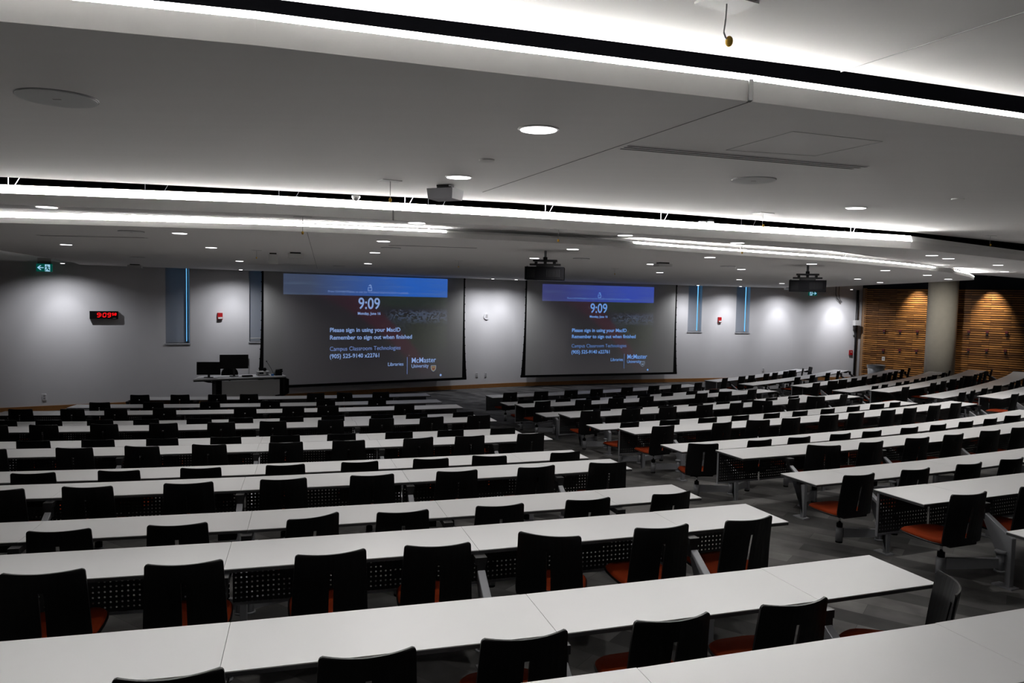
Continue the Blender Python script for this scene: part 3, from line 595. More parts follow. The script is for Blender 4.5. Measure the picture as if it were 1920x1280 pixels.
for x, z, w_, h, lb in ((-13.02,.39,.10,.17,'white outlet plate low on wall at far left'), (-1.30,.515,.09,.15,'left one of two outlet plates between the screens'), (-.975,.505,.09,.15,'right one of two outlet plates between the screens'), (11.12,.5,.09,.14,'outlet plate low on wall right of the last window')):
    loc, a = on_wall(x, z); e = empty('outlet_plate', loc, a, lb, 'outlet', 'wall outlet plates')
    bm = BM(); box(bm, -w_/2, w_/2, -.022, 0, -h/2, h/2); bev(bm, .003); obj('plate', bm, WALLP, e)
    bm = BM(); box(bm, -w_*.25, w_*.25, -.0235, -.0222, h*.06, h*.34); box(bm, -w_*.25, w_*.25, -.0235, -.0222, -h*.34, -h*.06); obj('socket', bm, GREYP, e)
loc, a = on_wall(-.99, 2.705); e = empty('wall_speaker', loc, a, 'round white wall fixture between the two screens', 'speaker')
bm = BM(); cyl(bm, (0, 0, 0), (0, -.035, 0), .125, .118, n=32); obj('round_plate', bm, WALLP, e)
bm = BM(); box(bm, -.035, -.010, -.038, -.036, -.05, .06); box(bm, .012, .037, -.038, -.036, -.05, .06); box(bm, -.03, .03, -.038, -.036, .055, .065); obj('grille_mark', bm, GREYP, e)
# cables and camera by the right end of the grey wall
loc, a = on_wall(15.60, 0, .06)
bm = BM(); cyl(bm, (0, -.03, 0), (0, -.03, 4.1), .055, n=12); o = obj('cable_conduit', bm, DARKM); o.location = loc; tag(o, 'black vertical conduit at right end of the grey wall', 'conduit')
loc, a = on_wall(15.5, 2.60, .02); e = empty('wall_camera', loc, a, 'white camera box on arm at right end of the grey wall', 'camera')
bm = BM(); box(bm, -.14, .14, -.30, -.12, -.09, .14); bev(bm, .02); obj('housing', bm, OFFW, e)
bm = BM(); tube(bm, [(0, -.2, -.09), (0, -.16, -.2), (0.05, -.05, -.36), (.08, -.03, -.62)], .035); box(bm, -.2, .05, -.24, -.2, -.16, -.14); obj('bracket', bm, DARKM, e)
loc, a = on_wall(14.6, 4.0, .05)
bm = BM(); tube(bm, [(-.1, -.03, .3), (-.1, -.03, -.1), (-.02, -.03, -.32), (.18, -.03, -.48)], .014); tube(bm, [(.05, -.03, .3), (.04, -.03, -.1), (.1, -.03, -.35), (.2, -.03, -.46)], .014)
o = obj('hanging_cable', bm, DARKM); o.location = loc; tag(o, 'loose black cables hanging from ceiling above the pull station', 'cable')
# catches and switch on the slatted wall
def on_slat(q, z): return (WA[0]+math.cos(wrz)*q, WA[1]+math.sin(wrz)*q, z)
CT = [(1.0,2.30),(1.66,2.33),(2.35,2.34),(4.30,2.42),(4.96,2.43),(5.63,2.44),(1.0,1.44),(1.68,1.48),(2.35,1.50),(4.32,1.66),(4.97,1.69),(5.62,1.71),(6.3,1.7)]
CN = ['upper left catch on slatted panel left of the column', 'upper middle catch on slatted panel left of the column', 'upper right catch on slatted panel left of the column', 'upper catch nearest the column on right slatted panel', 'upper middle catch on slatted panel right of the column', 'upper right catch on slatted panel right of the column',
      'lower left catch on slatted panel left of the column', 'lower middle catch on slatted panel left of the column', 'lower right catch on slatted panel left of the column', 'lower catch nearest the column on right slatted panel', 'lower middle catch on slatted panel right of the column', 'lower right catch on slatted panel right of the column', 'dark catch on slatted wall at right frame edge']
MAROON = mat('maroon_cap', (.09, .008, .012), .5)
for (q, z), lb in zip(CT, CN):
    e = empty('wall_hook', on_slat(q, z), wrz, lb, 'hook', 'dark hooks on the slatted wall')
    bm = BM(); box(bm, -.05, .05, -.13, -.075, -.04, .06); obj('cap', bm, MAROON, e)
    bm = BM(); box(bm, -.035, .035, -.12, -.075, -.13, -.04); obj('body', bm, DARKM, e)
e = empty('light_switch', on_slat(1.02, 1.06), wrz, 'white switch plate on slatted wall above the bin', 'switch')
bm = BM(); box(bm, -.06, .06, -.095, -.075, -.09, .09); obj('plate', bm, OFFW, e)
bm = BM(); box(bm, -.02, .02, -.102, -.095, -.04, .04); obj('rocker', bm, GREYP, e)
e = empty('waste_bin', (15.35, 31.35, tierz(1)), .3, 'grey bin with clear liner before the slatted wall corner', 'bin')
bm = BM(); cyl(bm, (0, 0, 0), (0, 0, .86), .26, .33, n=28); obj('bin_body', bm, CLEARB, e)
bm = BM(); cyl(bm, (0, 0, .80), (0, 0, .93), .345, .355, n=28, cap=False); obj('liner', bm, CLEARB, e)

# ------------------------------------------------------------------ projection screens
def picture_material(name, sky1, sky2, k):
    m = mat(name, (.46, .46, .45), .8, spec=.1); nt = m.node_tree; L = nt.links.new; b = nt.nodes['Principled BSDF']
    uv = N(m, 'ShaderNodeUVMap'); sp = N(m, 'ShaderNodeSeparateXYZ'); L(uv.outputs[0], sp.inputs[0]); U, V = sp.outputs[0], sp.outputs[1]
    def mth(op, a, b_=None, clamp=False):
        n = N(m, 'ShaderNodeMath', operation=op); n.use_clamp = clamp
        for i, v in enumerate((a, b_)):
            if v is None: continue
            if isinstance(v, (int, float)): n.inputs[i].default_value = v
            else: L(v, n.inputs[i])
        return n.outputs[0]
    def mix(f, a, b_):
        n = N(m, 'ShaderNodeMix', data_type='RGBA')
        if isinstance(f, (int, float)): n.inputs[0].default_value = f
        else: L(f, n.inputs[0])
        for i, v in ((6, a), (7, b_)):
            if isinstance(v, tuple): n.inputs[i].default_value = (*v, 1)
            else: L(v, n.inputs[i])
        return n.outputs[2]
    def noise(sc_, det, sx, sy):
        mp = N(m, 'ShaderNodeMapping'); mp.inputs['Scale'].default_value = (sx, sy, 1); L(uv.outputs[0], mp.inputs[0])
        n = N(m, 'ShaderNodeTexNoise'); n.inputs['Scale'].default_value = sc_; n.inputs['Detail'].default_value = det; L(mp.outputs[0], n.inputs['Vector']); return n.outputs['Fac']
    smooth = lambda x, a, c: mth('DIVIDE', mth('SUBTRACT', x, a), c-a, True)
    cloud = noise(3, 6, 1.2, 14)
    sky = mix(smooth(U, .15, .75), sky1, sky2); sky = mix(mth('MULTIPLY', smooth(cloud, .5, .75), .35), sky, (.10*k, .16*k, .24*k))
    tex = noise(40, 8, 1.8, 1)
    ground = mix(smooth(tex, .35, .65), (.000, .000, .001), (.006, .004, .007))
    # tree-covered slope at lower right
    green = mix(smooth(tex, .40, .70), (.000, .001, .000), (.012, .020, .003))
    gm = mth('MULTIPLY', smooth(mth('ADD', U, mth('MULTIPLY', V, .35)), .72, .86), smooth(V, .68, .55)); gm = mth('MULTIPLY', gm, smooth(V, .12, .38))
    far = mth('MULTIPLY', smooth(V, .68, .74), smooth(U, .50, .62)); ground = mix(far, ground, mix(smooth(tex, .4, .6), (.002, .007, .002), (.008, .014, .006)))
    ground = mix(gm, ground, green)
    # pale buildings band
    vo = N(m, 'ShaderNodeTexVoronoi'); vo.inputs['Scale'].default_value = 80; vo.distance = 'CHEBYCHEV'; mp = N(m, 'ShaderNodeMapping'); mp.inputs['Scale'].default_value = (1.2, 1, 1); L(uv.outputs[0], mp.inputs[0]); L(mp.outputs[0], vo.inputs['Vector'])
    sv = N(m, 'ShaderNodeSeparateColor'); L(vo.outputs['Color'], sv.inputs[0])
    bmask = mth('MULTIPLY', mth('MULTIPLY', smooth(U, .58, .66), smooth(V, .54, .60)), smooth(V, .70, .66))
    bmask = mth('MULTIPLY', bmask, mth('GREATER_THAN', sv.outputs[0], .45)); ground = mix(mth('MULTIPLY', bmask, .85), ground, (.035*k, .050*k, .085*k))
    tmask = mth('MULTIPLY', mth('MULTIPLY', smooth(mth('ABSOLUTE', mth('SUBTRACT', U, .66)), .12, .06), smooth(mth('ABSOLUTE', mth('SUBTRACT', V, .53)), .10, .04)), smooth(tex, .40, .55)); ground = mix(mth('MULTIPLY', tmask, .6), ground, (.014, .018, .028))
    # dark red ribbon sweeping down
    rib = mth('ABSOLUTE', mth('SUBTRACT', mth('ADD', V, mth('MULTIPLY', mth('MULTIPLY', U, U), 1.15)), .93))
    rm = mth('MULTIPLY', smooth(rib, .12, .07), smooth(U, .05, .5)); rm = mth('MULTIPLY', rm, smooth(V, .0, .3)); ground = mix(mth('MULTIPLY', rm, .8), ground, (.024, .000, .006))
    sm = mth('GREATER_THAN', V, .815); colr = mix(sm, ground, sky)
    L(colr, b.inputs['Emission Color']); b.inputs['Emission Strength'].default_value = 1.0
    return m
LETB = mat('projected_letters_blue', (.2, .2, .2), .8, emit=(.27, .42, .80), es=.72)
LETD = mat('projected_letters_dim', (.2, .2, .2), .8, emit=(.17, .26, .58), es=.7)
LETB2 = mat('projected_letters_azure', (.2, .2, .2), .8, emit=(.17, .38, .88), es=.72)
LETD2 = mat('projected_letters_azure_dim', (.2, .2, .2), .8, emit=(.11, .23, .55), es=.7)
CRG = mat('crest_gold', (.2, .2, .2), .8, emit=(.26, .20, .10), es=.7); CRM = mat('crest_maroon', (.2, .2, .2), .8, emit=(.16, .035, .03), es=.7); CRB = mat('crest_pale', (.2, .2, .2), .8, emit=(.20, .26, .36), es=.7)
def screen(A, B, zt, zb, img, zi, pm, LB_, LD_, lb, crest):
    """A,B = left/right ends of the fabric (x,y); img = (u0,u1) of the picture along the fabric, zi = top of picture"""
    W = math.dist(A, B); a = math.atan2(B[1]-A[1], B[0]-A[0])
    e = empty('projection_screen', (*A, 0), a, lb, 'projection screen')
    bm = BM(); box(bm, 0, W, 0, .004, zb, z3-.001)
    fb = obj('fabric', bm, FABRIC, e)
    for sd in (0, 1):
        bm = BM(); n = 24
        def ex(t): return .062+.12*max(0, (t-.15)/.85)**2.3      # black masking widens towards the bar
        for i in range(n):
            t0, t1 = i/n, (i+1)/n; za, zc = z3-.001-(z3-.001-zb)*t0, z3-.001-(z3-.001-zb)*t1
            x0a, x0b = (-ex(t0), -ex(t1)) if sd == 0 else (W, W); x1a, x1b = (.0, .0) if sd == 0 else (W+ex(t0), W+ex(t1))
            prism3(bm, [(x0a, 0, za), (x1a, 0, za), (x1b, 0, zc), (x0b, 0, zc)], [(x0a, .004, za), (x1a, .004, za), (x1b, .004, zc), (x0b, .004, zc)])
            if i % 2 == 0:
                xx = -ex(t0)-.02 if sd == 0 else W+ex(t0); box(bm, xx, xx+.02, 0, .004, za-.05, za-.02)
        obj('side_masking', bm, SCRB, e)
    bm = BM(); box(bm, -.19, W+.17, -.03, .03, zb-.085, zb+.0); bev(bm, .01); obj('bottom_bar', bm, SCRB, e)
    x0, x1 = img; w_ = x1-x0; h = zi-zb
    bm = BM(); uvl = bm.loops.layers.uv.new('UVMap'); box(bm, x0, x1, -.004, -.0005, zb+.002, zi)
    for f in bm.faces:
        for l in f.loops: l[uvl].uv = ((l.vert.co.x-x0)/w_, (l.vert.co.z-zb)/h)
    im = obj('projected_image', bm, pm, e); Y = -.007
    X = lambda u: x0+w_*u
    Z = lambda v: zi-h*v
    bm = BM(); cx, cz = X(.497), Z(.105); s_ = h*.020
    box(bm, cx-s_, cx+s_, Y-.002, Y, cz-s_*1.5, cz-s_*1.28); box(bm, cx-s_, cx+s_, Y-.002, Y, cz-s_*.2, cz+s_*0.0); box(bm, cx-s_, cx-s_*.8, Y-.002, Y, cz-s_*1.5, cz); box(bm, cx+s_*.8, cx+s_, Y-.002, Y, cz-s_*1.5, cz)
    tube(bm, [(cx+s_*.55, Y, cz), (cx+s_*.55, Y, cz+s_*.8), (cx+s_*.3, Y, cz+s_*1.2), (cx-s_*.2, Y, cz+s_*1.1), (cx-s_*.45, Y, cz+s_*.7)], .012, 6); obj('padlock_symbol', bm, LB_, im)
    text('hint_lettering', 'Press Ctrl+Alt+Delete or use the Windows Security button to unlock.', h*.0285, X(.494), Y, Z(.150), LD_, im, sx=.98)
    text('time_lettering', '9:09', h*.15, X(.494), Y, Z(.262), LB_, im, sx=.86, bold=.006)
    text('date_lettering', 'Monday, June 16', h*.036, X(.494), Y, Z(.352), LB_, im, sx=.95, bold=.002)
    text('message_lettering', 'Please sign in using your MacID', h*.0555, X(.260), Y, Z(.508), LB_, im, 'LEFT', sx=1.0, bold=.003)
    text('message_lettering', 'Remember to sign out when finished', h*.0555, X(.260), Y, Z(.578), LB_, im, 'LEFT', sx=1.0, bold=.003)
    text('contact_lettering', 'Campus Classroom Technologies', h*.0555, X(.260), Y, Z(.683), LD_, im, 'LEFT', sx=.94, bold=.0)
    text('contact_lettering', '(905) 525-9140 x22761', h*.0555, X(.260), Y, Z(.752), LB_, im, 'LEFT', sx=.94, bold=.002)
    text('department_lettering', 'Libraries', h*.05, X(.612), Y, Z(.843), LB_, im, 'LEFT', sx=.95)
    bm = BM(); box(bm, X(.736), X(.739), Y-.002, Y, Z(.945), Z(.775)); obj('divider', bm, LD_, im)
    text('logo_lettering', 'McMaster', h*.074, X(.764), Y, Z(.812), LB_, im, 'LEFT', sx=.90, bold=.002)
    text('logo_lettering', 'University', h*.052, X(.764), Y, Z(.868), LB_, im, 'LEFT', sx=.88)
    def shield(cx, cz, s_, m_, y_):
        pts = [(-1, 1), (-1, -.1), (-.75, -.6), (-.35, -.95), (0, -1.2), (.35, -.95), (.75, -.6), (1, -.1), (1, 1)]
        bm = BM(); prism3(bm, [(cx+px*s_, y_-.001, cz+pz*s_) for px, pz in pts], [(cx+px*s_, y_, cz+pz*s_) for px, pz in pts]); return bm
    cx, cz, s_ = X(.912), Z(.895), h*.030
    cr = obj('crest', shield(cx, cz, s_, None, Y), CRB, im); obj('crest_field', shield(cx, cz, s_*.82, None, Y-.002), CRG if crest else FABRIC, im)
    bm = BM(); prism3(bm, [(cx-s_*.6, Y-.005, cz+s_*.35), (cx-s_*.3, Y-.005, cz-s_*.5), (cx+s_*.3, Y-.005, cz-s_*.5), (cx+s_*.6, Y-.005, cz+s_*.35), (cx, Y-.005, cz)], [(cx-s_*.6, Y-.0035, cz+s_*.35), (cx-s_*.3, Y-.0035, cz-s_*.5), (cx+s_*.3, Y-.0035, cz-s_*.5), (cx+s_*.6, Y-.0035, cz+s_*.35), (cx, Y-.0035, cz)])
    for q in (-.45, 0, .45): box(bm, cx+(q-.12)*s_, cx+(q+.12)*s_, Y-.005, Y-.0035, cz+s_*.52, cz+s_*.74)
    obj('crest_charge', bm, CRM if crest else CRB, im)
    bm = BM(); cyl(bm, (X(.962), Y, Z(.966)), (X(.962), Y-.002, Z(.966)), h*.011, n=16); obj('corner_symbol', bm, LB_, im)
screen((-7.82,23.46), (-1.80,27.22), 4.08, .48, (.61, 6.44), 4.05, picture_material('projected_picture_warm', (.030,.045,.090), (.008,.085,.40), 1.0), LETB, LETD, 'left projection screen, larger in view, showing blue sign-in page at 9:09', True)
screen((.535,28.56), (6.76,31.09), 4.05, .47, (.64, 5.66), 3.985, picture_material('projected_picture_violet', (.022,.028,.14), (.018,.045,.32), .9), LETB2, LETD2, 'right projection screen, between wall fixture and right windows, showing 9:09', False)

# ------------------------------------------------------------------ lectern desk on the stage
LX, LY = -7.635, 21.38; la = .54
e = empty('lectern_desk', (LX, LY, 0), la, 'grey topped lectern desk with black end legs beside the left screen', 'lectern')
GREYL = mat('grey_laminate', (.55, .55, .555), .4)
bm = BM(); prism(bm, [(-1.47,-.42),(1.0,-.42),(1.07,-.30),(1.07,.36),(-1.2,.36)], .985, 1.025); bev(bm, .006); obj('desktop', bm, GREYL, e)
bm = BM(); prism(bm, [(-1.46,-.42),(1.0,-.42),(1.07,-.30),(1.07,.36),(-1.2,.36)], .955, .985); obj('edge_band', bm, SCRB, e)
bm = BM(); n = 16
for i in range(n):
    x0 = -.72+1.58*i/n; x1 = -.72+1.58*(i+1)/n; f = lambda x: .46-.05*math.sin(PI*(x+.72)/1.58)+.04*(x+.72)/1.58
    prism3(bm, [(x0,-.40,f(x0)),(x1,-.40,f(x1)),(x1,-.37,f(x1)),(x0,-.37,f(x0))], [(x0,-.40,.94),(x1,-.40,.94),(x1,-.37,.94),(x0,-.37,.94)])
obj('front_panel', bm, GREYL, e)
for x0, x1 in ((-.87,-.72), (.86,.97)):
    bm = BM(); box(bm, x0, x1, -.38, .30, .40, .955); box(bm, x0+.03, x1-.02, -.3, .25, 0, .40); obj('leg', bm, SCRB, e)
bm = BM(); box(bm, -.72, .86, .15, .18, .05, .8); obj('back_panel', bm, GREYL, e)
bm = BM(); prism3(bm, [(1.10,-.35,.52),(1.14,-.35,.52),(1.14,.25,.36),(1.10,.25,.36)], [(1.10,-.35,.93),(1.14,-.35,.93),(1.14,.25,.93),(1.10,.25,.93)]); obj('drop_leaf', bm, SCRB, e)
bm = BM(); tube(bm, [(-1.2,-.1,.95),(-1.05,-.1,.9),(-.9,-.1,.88),(-.76,-.1,.80)], .015); tube(bm, [(-1.1,.1,.95),(-1.0,.1,.9),(-.76,.1,.84)], .012); obj('wing_bracket', bm, SCRB, e)
def lpt(x, y, z=1.025):
    return (LX+x*math.cos(la)-y*math.sin(la), LY+x*math.sin(la)+y*math.cos(la), z)
def monitor(x, y, rz, w_, h, zc, lb, grip=False):
    e = empty('monitor', lpt(x, y), la+rz, lb, 'monitor', 'black monitors on the lectern desk')
    bm = BM(); box(bm, -w_/2, w_/2, -.02, .02, zc-h/2, zc+h/2); bev(bm, .008); obj('display', bm, MONB, e)
    bm = BM(); box(bm, -w_/2+.02, -w_/2+.10, -.024, -.02, zc+h/2-.05, zc+h/2-.035); obj('badge', bm, GREYB, e)
    bm = BM(); box(bm, -.03, .03, .02, .06, 0, zc); box(bm, -.12, .12, -.06, .12, 0, .015); obj('stand', bm, DARKM, e)
    if grip:
        bm = BM(); box(bm, w_/2, w_/2+.03, -.02, .03, zc-.12, zc+.08); tube(bm, [(w_/2+.015, 0, zc-.1), (w_/2+.0, 0, zc-.35), (w_/2+.03, 0, zc-.35), (w_/2+.03, 0, zc-.1)], .005); obj('side_microphone', bm, GREYP, e)
monitor(-1.02, -.10, -.30, .62, .36, .26, 'left black monitor, lower and turned, on the lectern desk')
monitor(-.32, .02, -.18, .77, .40, .42, 'right black monitor, higher one, on the lectern desk', True)
e = empty('task_chair', (*lpt(-.30, .80)[:2], 0), la+PI, 'black rounded chair back behind the lectern desk', 'chair')
bm = BM(); pts = [(.24*math.cos(t)*(1 if abs(math.cos(t)) < .9 else .98), .24*math.sin(t)) for t in [PI*2*i/24 for i in range(24)]]
prism3(bm, [(px*1.0, -.03, 1.02+pz*.85) for px, pz in pts], [(px, .03, 1.02+pz*.85) for px, pz in pts]); obj('backrest', bm, PLAST, e)
bm = BM(); box(bm, -.24, .24, -.05, .42, .52, .6); bev(bm, .03); obj('seat', bm, PLAST, e)
bm = BM(); cyl(bm, (0, .2, .07), (0, .2, .52), .03); box(bm, -.02, .02, -.04, -.01, .5, 1.0)
for i in range(5): t = 2*PI*i/5; tube(bm, [(0, .2, .09), (.28*math.cos(t), .2+.28*math.sin(t), .03)], .025)
obj('base', bm, DARKM, e)
bm = BM(); box(bm, -.14, .14, -.07, .07, 0, .035); box(bm, -.12, .12, -.05, .05, .035, .04); o = obj('keyboard', bm, GREYB); o.location = lpt(.0, -.2); o.rotation_euler = (0, 0, la); tag(o, 'dark keyboard lying on the lectern desk under the monitors', 'keyboard')
e = empty('document_camera', lpt(.48, .02), la, 'grey document camera with black head on the lectern desk', 'camera')
bm = BM(); box(bm, -.17, .17, -.12, .12, 0, .02); box(bm, -.16, -.12, -.1, .1, .02, .1); box(bm, .1, .14, -.1, .1, .02, .1); obj('base', bm, GREYP, e)
bm = BM(); box(bm, -.17, .17, -.12, .12, .10, .12); obj('stage', bm, OFFW, e)
bm = BM(); ball(bm, (.05, 0, .17), .055); box(bm, .02, .08, -.02, .02, .12, .16); obj('head', bm, SCRB, e)
e = empty('gooseneck_microphone', lpt(.78, -.02), la, 'thin gooseneck microphone leaning left on the lectern desk', 'microphone')
bm = BM(); cyl(bm, (0, 0, 0), (0, 0, .03), .05); obj('base', bm, DARKM, e)
bm = BM(); tube(bm, [(0, 0, .03), (-.08, 0, .2), (-.2, 0, .40)], .006); obj('neck', bm, DARKM, e)
bm = BM(); ball(bm, (-.205, 0, .41), .02); obj('capsule', bm, DARKM, e)
e = empty('desk_phone', lpt(.88, -.1), la, 'black desk phone at right end of the lectern desk', 'phone')
bm = BM(); prism3(bm, [(-.10,-.1,0),(.10,-.1,0),(.10,.12,0),(-.10,.12,0)], [(-.07,-.02,.15),(.11,-.02,.17),(.11,.06,.18),(-.05,.06,.17)]); obj('body', bm, PLAST, e)
bm = BM(); box(bm, .04, .12, -.09, -.04, .10, .14); box(bm, .04, .12, -.06, -.0, .15, .185); obj('handset', bm, PLAST, e)
bm = BM(); box(bm, -.16, -.09, -.08, -.02, 0, .05); o = obj('tissue_box', bm, BLUEP); o.location = lpt(.83, -.14); o.rotation_euler = (0, 0, la); tag(o, 'small bright blue box beside the desk phone', 'box')

# ------------------------------------------------------------------ desks and swing-arm chairs
ORD = ['first','second','third','fourth','fifth','sixth','seventh','eighth','ninth','tenth','eleventh','twelfth','thirteenth','fourteenth']
BN = {'L': 'left block', 'R': 'middle block', 'S': 'far right block'}
def leg_mesh():
    bm = BM(); w_ = .028
    A = -DEP/2
    prof = [(A-.335, .012), (A-.285, .012), (A-.285, .425), (A-.01, .605), (A-.01, .66), (A-.335, .452)]
    prism3(bm, [(-w_, y, z) for y, z in prof], [(w_, y, z) for y, z in prof]); bev(bm, .004, 1)
    box(bm, -.055, .055, A-.37, A-.19, 0, .012)
    me = bpy.data.meshes.new('leg'); bmesh.ops.recalc_face_normals(bm, faces=bm.faces); bm.to_mesh(me); bm.free(); me.materials.append(STEEL); return me
def bracket_mesh():
    bm = BM(); A = -DEP/2; box(bm, -.04, .04, A-.08, A+.44, .655, .703); box(bm, -.03, .03, A-.08, A-.02, .56, .655)
    me = bpy.data.meshes.new('support_bracket'); bmesh.ops.recalc_face_normals(bm, faces=bm.faces); bm.to_mesh(me); bm.free(); me.materials.append(DARKM); return me
LEG = leg_mesh(); BRK = bracket_mesh()
def pbox_me():
    bm = BM(); box(bm, -.07, .07, -.24, -.14, .64, .703); me = bpy.data.meshes.new('power_box'); bm.to_mesh(me); bm.free(); me.materials.append(SCRB); return me
PBX = pbox_me()
def add(me, parent, name, x=0, y=0, z=0, rz=0):
    o = bpy.data.objects.new(name, me); col.objects.link(o); o.parent = parent; o.location = (x, y, z); o.rotation_euler = (0, 0, rz); return o
def desk(c, r, a0, a1, z, panel, leg0, leg1, lb, grp, endpanel=0):
    """one straight section of a curved row between angles a0<a1; local +y points to the stage"""
    am = (a0+a1)/2; rm = r+DEP/2; x, y = arcpt(c, rm, am)
    e = empty('classroom_desk', (x, y, z), am, lb, 'desk', grp)
    hw = (a1-a0)/2; xf = r*math.tan(hw)-.0015; xn = (r+DEP)*math.tan(hw)-.0015
    q = [(-xn, -DEP/2), (xn, -DEP/2), (xf, DEP/2), (-xf, DEP/2)]
    bm = BM(); prism(bm, q, .724, .73); obj('desktop', bm, LAMI, e)
    bm = BM(); prism(bm, [(a*.9995, b*.999) for a, b in q], .703, .7238); obj('edge_band', bm, EDGE, e)
    if panel:
        bm = BM(); uvl = bm.loops.layers.uv.new('UVMap'); yy = DEP/2-.045; x_ = (xf+xn)/2-.012
        box(bm, -x_, x_, yy, yy+.002, .31, .70)
        for f in bm.faces:
            for l in f.loops: l[uvl].uv = (l.vert.co.x+20, l.vert.co.z+l.vert.co.y*0)
        obj('modesty_panel', bm, PERF, e)
        bm = BM(); box(bm, -x_, x_, yy-.006, yy-.0005, .29, .31)
        if leg0 is None or endpanel == -1: box(bm, -x_-.01, -x_, yy-.02, yy+.004, .29, .70)
        if endpanel == 1: box(bm, x_, x_+.01, yy-.02, yy+.004, .29, .70)
        obj('panel_frame', bm, STEEL, e)
    else:
        bm = BM(); x_ = (xf+xn)/2-.05; box(bm, -x_, x_, .02, .07, .655, .7025); obj('support_beam', bm, DARKM, e)
    for lg, sx in ((leg0, -xn), (leg1, xn)):
        if lg:
            add(LEG, e, 'leg', sx); add(BRK, e, 'support_bracket', sx); add(PBX, e, 'power_box', sx+(.16 if sx < 0 else -.16))
    return e
# chair parts, built once
def seat_me(shell):
    bm = BM(); n = 28; rings = []
    prof = [(0.0, .0), (.6, .0), (.93, -.004), (1.0, -.022), (.98, -.036)] if not shell else [(.96, -.03), (1.03, -.032), (1.03, -.044), (.85, -.056), (.3, -.06), (0, -.06)]
    for f, dz in prof:
        if f == 0: rings.append([bm.verts.new((0, .062, .475+dz))]); continue
        ring = []
        for i in range(n):
            t = 2*PI*i/n; cx = abs(math.cos(t))**.62*math.copysign(1, math.cos(t)); sy = abs(math.sin(t))**.62*math.copysign(1, math.sin(t))
            wv = .232*(1-.05*sy); yv = .262*sy
            zz = .475+dz-(.03*max(0, sy-.55)**1.5*f) + .012*(cx*f)**2
            ring.append(bm.verts.new((cx*wv*f, .062+yv*f, zz)))
        rings.append(ring)
    for a, b in zip(rings[:-1], rings[1:]):
        if len(a) == 1:
            for i in range(n): bm.faces.new((a[0], b[i], b[(i+1) % n]))
        elif len(b) == 1:
            for i in range(n): bm.faces.new((a[i], b[0], a[(i+1) % n]))
        else:
            for i in range(n): bm.faces.new((a[i], b[i], b[(i+1) % n], a[(i+1) % n]))
    bmesh.ops.recalc_face_normals(bm, faces=bm.faces)
    for f in bm.faces: f.smooth = True
    me = bpy.data.meshes.new('seat'); bm.to_mesh(me); bm.free(); me.materials.append(PLAST if shell else ORANGE); return me
def back_me():
    """curved shell with a narrow slot, wrapping towards the sitter (+y)"""
    bm = BM(); z0, z1 = .452, .904; nu, nv = 16, 14; T = .013
    us = [-1, -.97, -.9, -.75, -.58, -.4, -.22, -.062, .062, .22, .4, .58, .75, .9, .97, 1]; nu = len(us)
    vs = [0, .06, .12, .2, .3, .4, .5, .6, .7, .745, .85, .955, .975, .99, 1.0]; nv = len(vs)
    def P(u, v, off):
        hw = .236-.022*v; zc = z0+(z1-z0)*v; rc = .018
        if v > .955: hw -= rc*(1-math.sqrt(max(0, 1-((v-.955)/.045)**2)))
        if v < .08: hw -= rc*.6*(1-v/.08)
        x = u*hw; y = -.208-.075*(v**1.25)+.058*u*u*(.55+.45*v)
        return Vector((x, y-off, zc))
    G = {}
    for s_ in (0, 1):
        for i, u in enumerate(us):
            for j, v in enumerate(vs): G[s_, i, j] = bm.verts.new(P(u, v, T*s_))
    hole = lambda i, j: us[i] == -.062 and .12 <= vs[j] < .74
    for s_ in (0, 1):
        for i in range(nu-1):
            for j in range(nv-1):
                if hole(i, j): continue
                f = (G[s_, i, j], G[s_, i+1, j], G[s_, i+1, j+1], G[s_, i, j+1]); bm.faces.new(f if s_ else f[::-1])
    for i in range(nu-1):
        for j in (0, nv-1): bm.faces.new((G[0, i, j], G[0, i+1, j], G[1, i+1, j], G[1, i, j]))
    for j in range(nv-1):
        for i in (0, nu-1): bm.faces.new((G[0, i, j], G[0, i, j+1], G[1, i, j+1], G[1, i, j]))
    i0 = us.index(-.062); j0 = vs.index(.12); j1 = vs.index(.745)
    for j in range(j0, j1):
        for i in (i0, i0+1): bm.faces.new((G[0, i, j], G[0, i, j+1], G[1, i, j+1], G[1, i, j]))
    for j in (j0, j1): bm.faces.new((G[0, i0, j], G[0, i0+1, j], G[1, i0+1, j], G[1, i0, j]))
    # short bridge from seat shell to back
    box(bm, -.16, .16, -.205, -.17, .43, .47)
    bmesh.ops.recalc_face_normals(bm, faces=bm.faces)
    me = bpy.data.meshes.new('backrest'); bm.to_mesh(me); bm.free(); me.materials.append(PLAST); return me
def tube_me():
    bm = BM(); cyl(bm, (0, 0, .12), (0, 0, .27), .038, n=18); me = bpy.data.meshes.new('arm_socket'); bmesh.ops.recalc_face_normals(bm, faces=bm.faces); bm.to_mesh(me); bm.free(); me.materials.append(STEEL); return me
def collar_me():
    bm = BM(); cyl(bm, (0, 0, .27), (0, 0, .315), .032, n=16)
    me = bpy.data.meshes.new('black_collar'); bmesh.ops.recalc_face_normals(bm, faces=bm.faces); bm.to_mesh(me); bm.free(); me.materials.append(SCRB); return me
def rod_me():
    bm = BM(); cyl(bm, (0, 0, .315), (0, 0, .405), .013, n=12); me = bpy.data.meshes.new('gas_post'); bmesh.ops.recalc_face_normals(bm, faces=bm.faces); bm.to_mesh(me); bm.free(); me.materials.append(CHROME); return me
def simple_me(name, f, m):
    bm = BM(); f(bm); me = bpy.data.meshes.new(name); bmesh.ops.recalc_face_normals(bm, faces=bm.faces); bm.to_mesh(me); bm.free(); me.materials.append(m); return me
CAPM = simple_me('end_cap', lambda bm: cyl(bm, (0, 0, .10), (0, 0, .1195), .036, n=16), SCRB)
PLTM = simple_me('seat_plate', lambda bm: box(bm, -.09, .09, -.08, .08, .398, .412), SCRB)
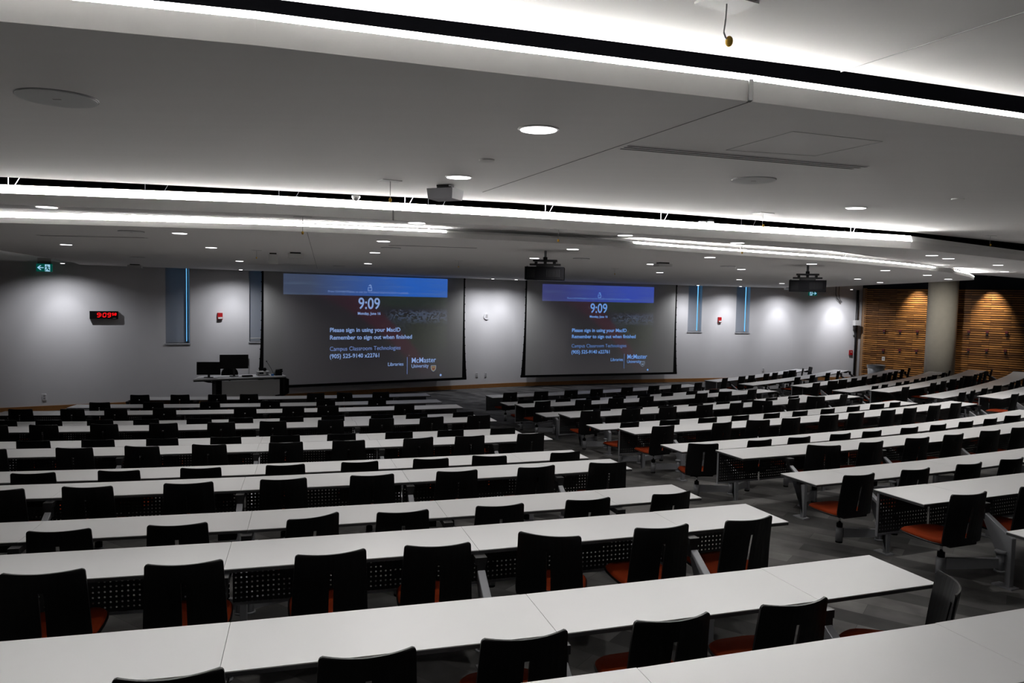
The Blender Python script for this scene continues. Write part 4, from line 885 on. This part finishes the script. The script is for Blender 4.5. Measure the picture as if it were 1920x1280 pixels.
CUSH, SHELL, BACK, SOCK, COLL, RODM = seat_me(False), seat_me(True), back_me(), tube_me(), collar_me(), rod_me()
def chair(c, r, th, yaw, z, dx, lb, grp, dr=0):
    """th angle of the seat; dx = signed distance along the row to the desk leg carrying the arm"""
    x, y = arcpt(c, r+DEP+.085+dr, th)
    e = empty('swing_arm_chair', (x, y, z), th, lb, 'chair', grp); yr = math.radians(yaw)
    add(CUSH, e, 'seat_cushion', rz=yr); add(SHELL, e, 'seat_shell', rz=yr); add(BACK, e, 'backrest', rz=yr)
    add(SOCK, e, 'arm_socket'); add(COLL, e, 'black_collar'); add(RODM, e, 'gas_post'); add(CAPM, e, 'end_cap'); add(PLTM, e, 'seat_plate')
    bm = BM(); d = Vector((dx, -.18+dr, 0)); l = d.length; d.normalize(); n = Vector((-d.y, d.x, 0))*.02
    s0 = d*.038; s1 = d*(l-.04)
    prism3(bm, [(s0.x-n.x, s0.y-n.y, .16), (s0.x+n.x, s0.y+n.y, .16), (s1.x+n.x, s1.y+n.y, .17), (s1.x-n.x, s1.y-n.y, .17)],
               [(s0.x-n.x, s0.y-n.y, .26), (s0.x+n.x, s0.y+n.y, .26), (s1.x+n.x, s1.y+n.y, .255), (s1.x-n.x, s1.y-n.y, .255)])
    obj('swing_arm', bm, STEEL, e)
    bm = BM(); p = d*(l-.035); cyl(bm, (p.x, p.y, .15), (p.x, p.y, .30), .034, n=14); cyl(bm, (p.x, p.y, .30), (p.x, p.y, .325), .046, n=14); cyl(bm, (p.x, p.y, .135), (p.x, p.y, .15), .046, n=14)
    obj('pivot', bm, STEEL, e)
    return e
for b, nrow, t, cx, cy, r, e0, e1, ch in ROWS:
    c = (cx, cy); z = tierz(t); rn = r+DEP; open_row = nrow % 2 == 0
    a0, sg, first = (e1, -1, .93) if b == 'L' else (e0, 1, .70)
    L_ = (e1-e0)*rn; marks = [0, first]
    while marks[-1]+1.67 < L_-.35: marks.append(marks[-1]+1.665)
    marks.append(L_)
    nm = ('%s row from front, %s' % (ORD[nrow-1], BN[b]))
    for i, (m0, m1) in enumerate(zip(marks[:-1], marks[1:])):
        A = a0+sg*m0/rn; B = a0+sg*m1/rn; lo, hi = min(A, B), max(A, B)
        want = dict(near=i > 0, far=(i == len(marks)-2))     # each section carries the leg at its aisle-side joint, the last one also its end leg
        l_lo = want['near'] if sg > 0 else want['far']; l_hi = want['far'] if sg > 0 else want['near']
        lb = 'white %sdesk section, %s from %s aisle, %s' % ('' if open_row else 'panelled ', ORD[i], 'left' if b != 'S' else 'right', nm)
        desk(c, r, lo, hi, z, not open_row, l_lo, l_hi, lb, 'desk sections of %s' % nm, (-1 if sg > 0 else 1) if i == 0 else 0)
    legs = marks[1:]
    for i, (th, yaw) in enumerate(ch):
        d = sg*(th-a0)*rn; lg = min(legs, key=lambda v: abs(v-d)); dx = sg*(lg-d)
        dx = math.copysign(max(abs(dx), .2), dx)
        lb = 'black swivel chair, orange seat, %s from %s aisle, %s' % (ORD[i], 'left' if b != 'S' else 'right', nm)
        chair(c, r, th, yaw, z, dx, lb, 'chairs of %s' % nm, (.12 if yaw > 50 else 0))
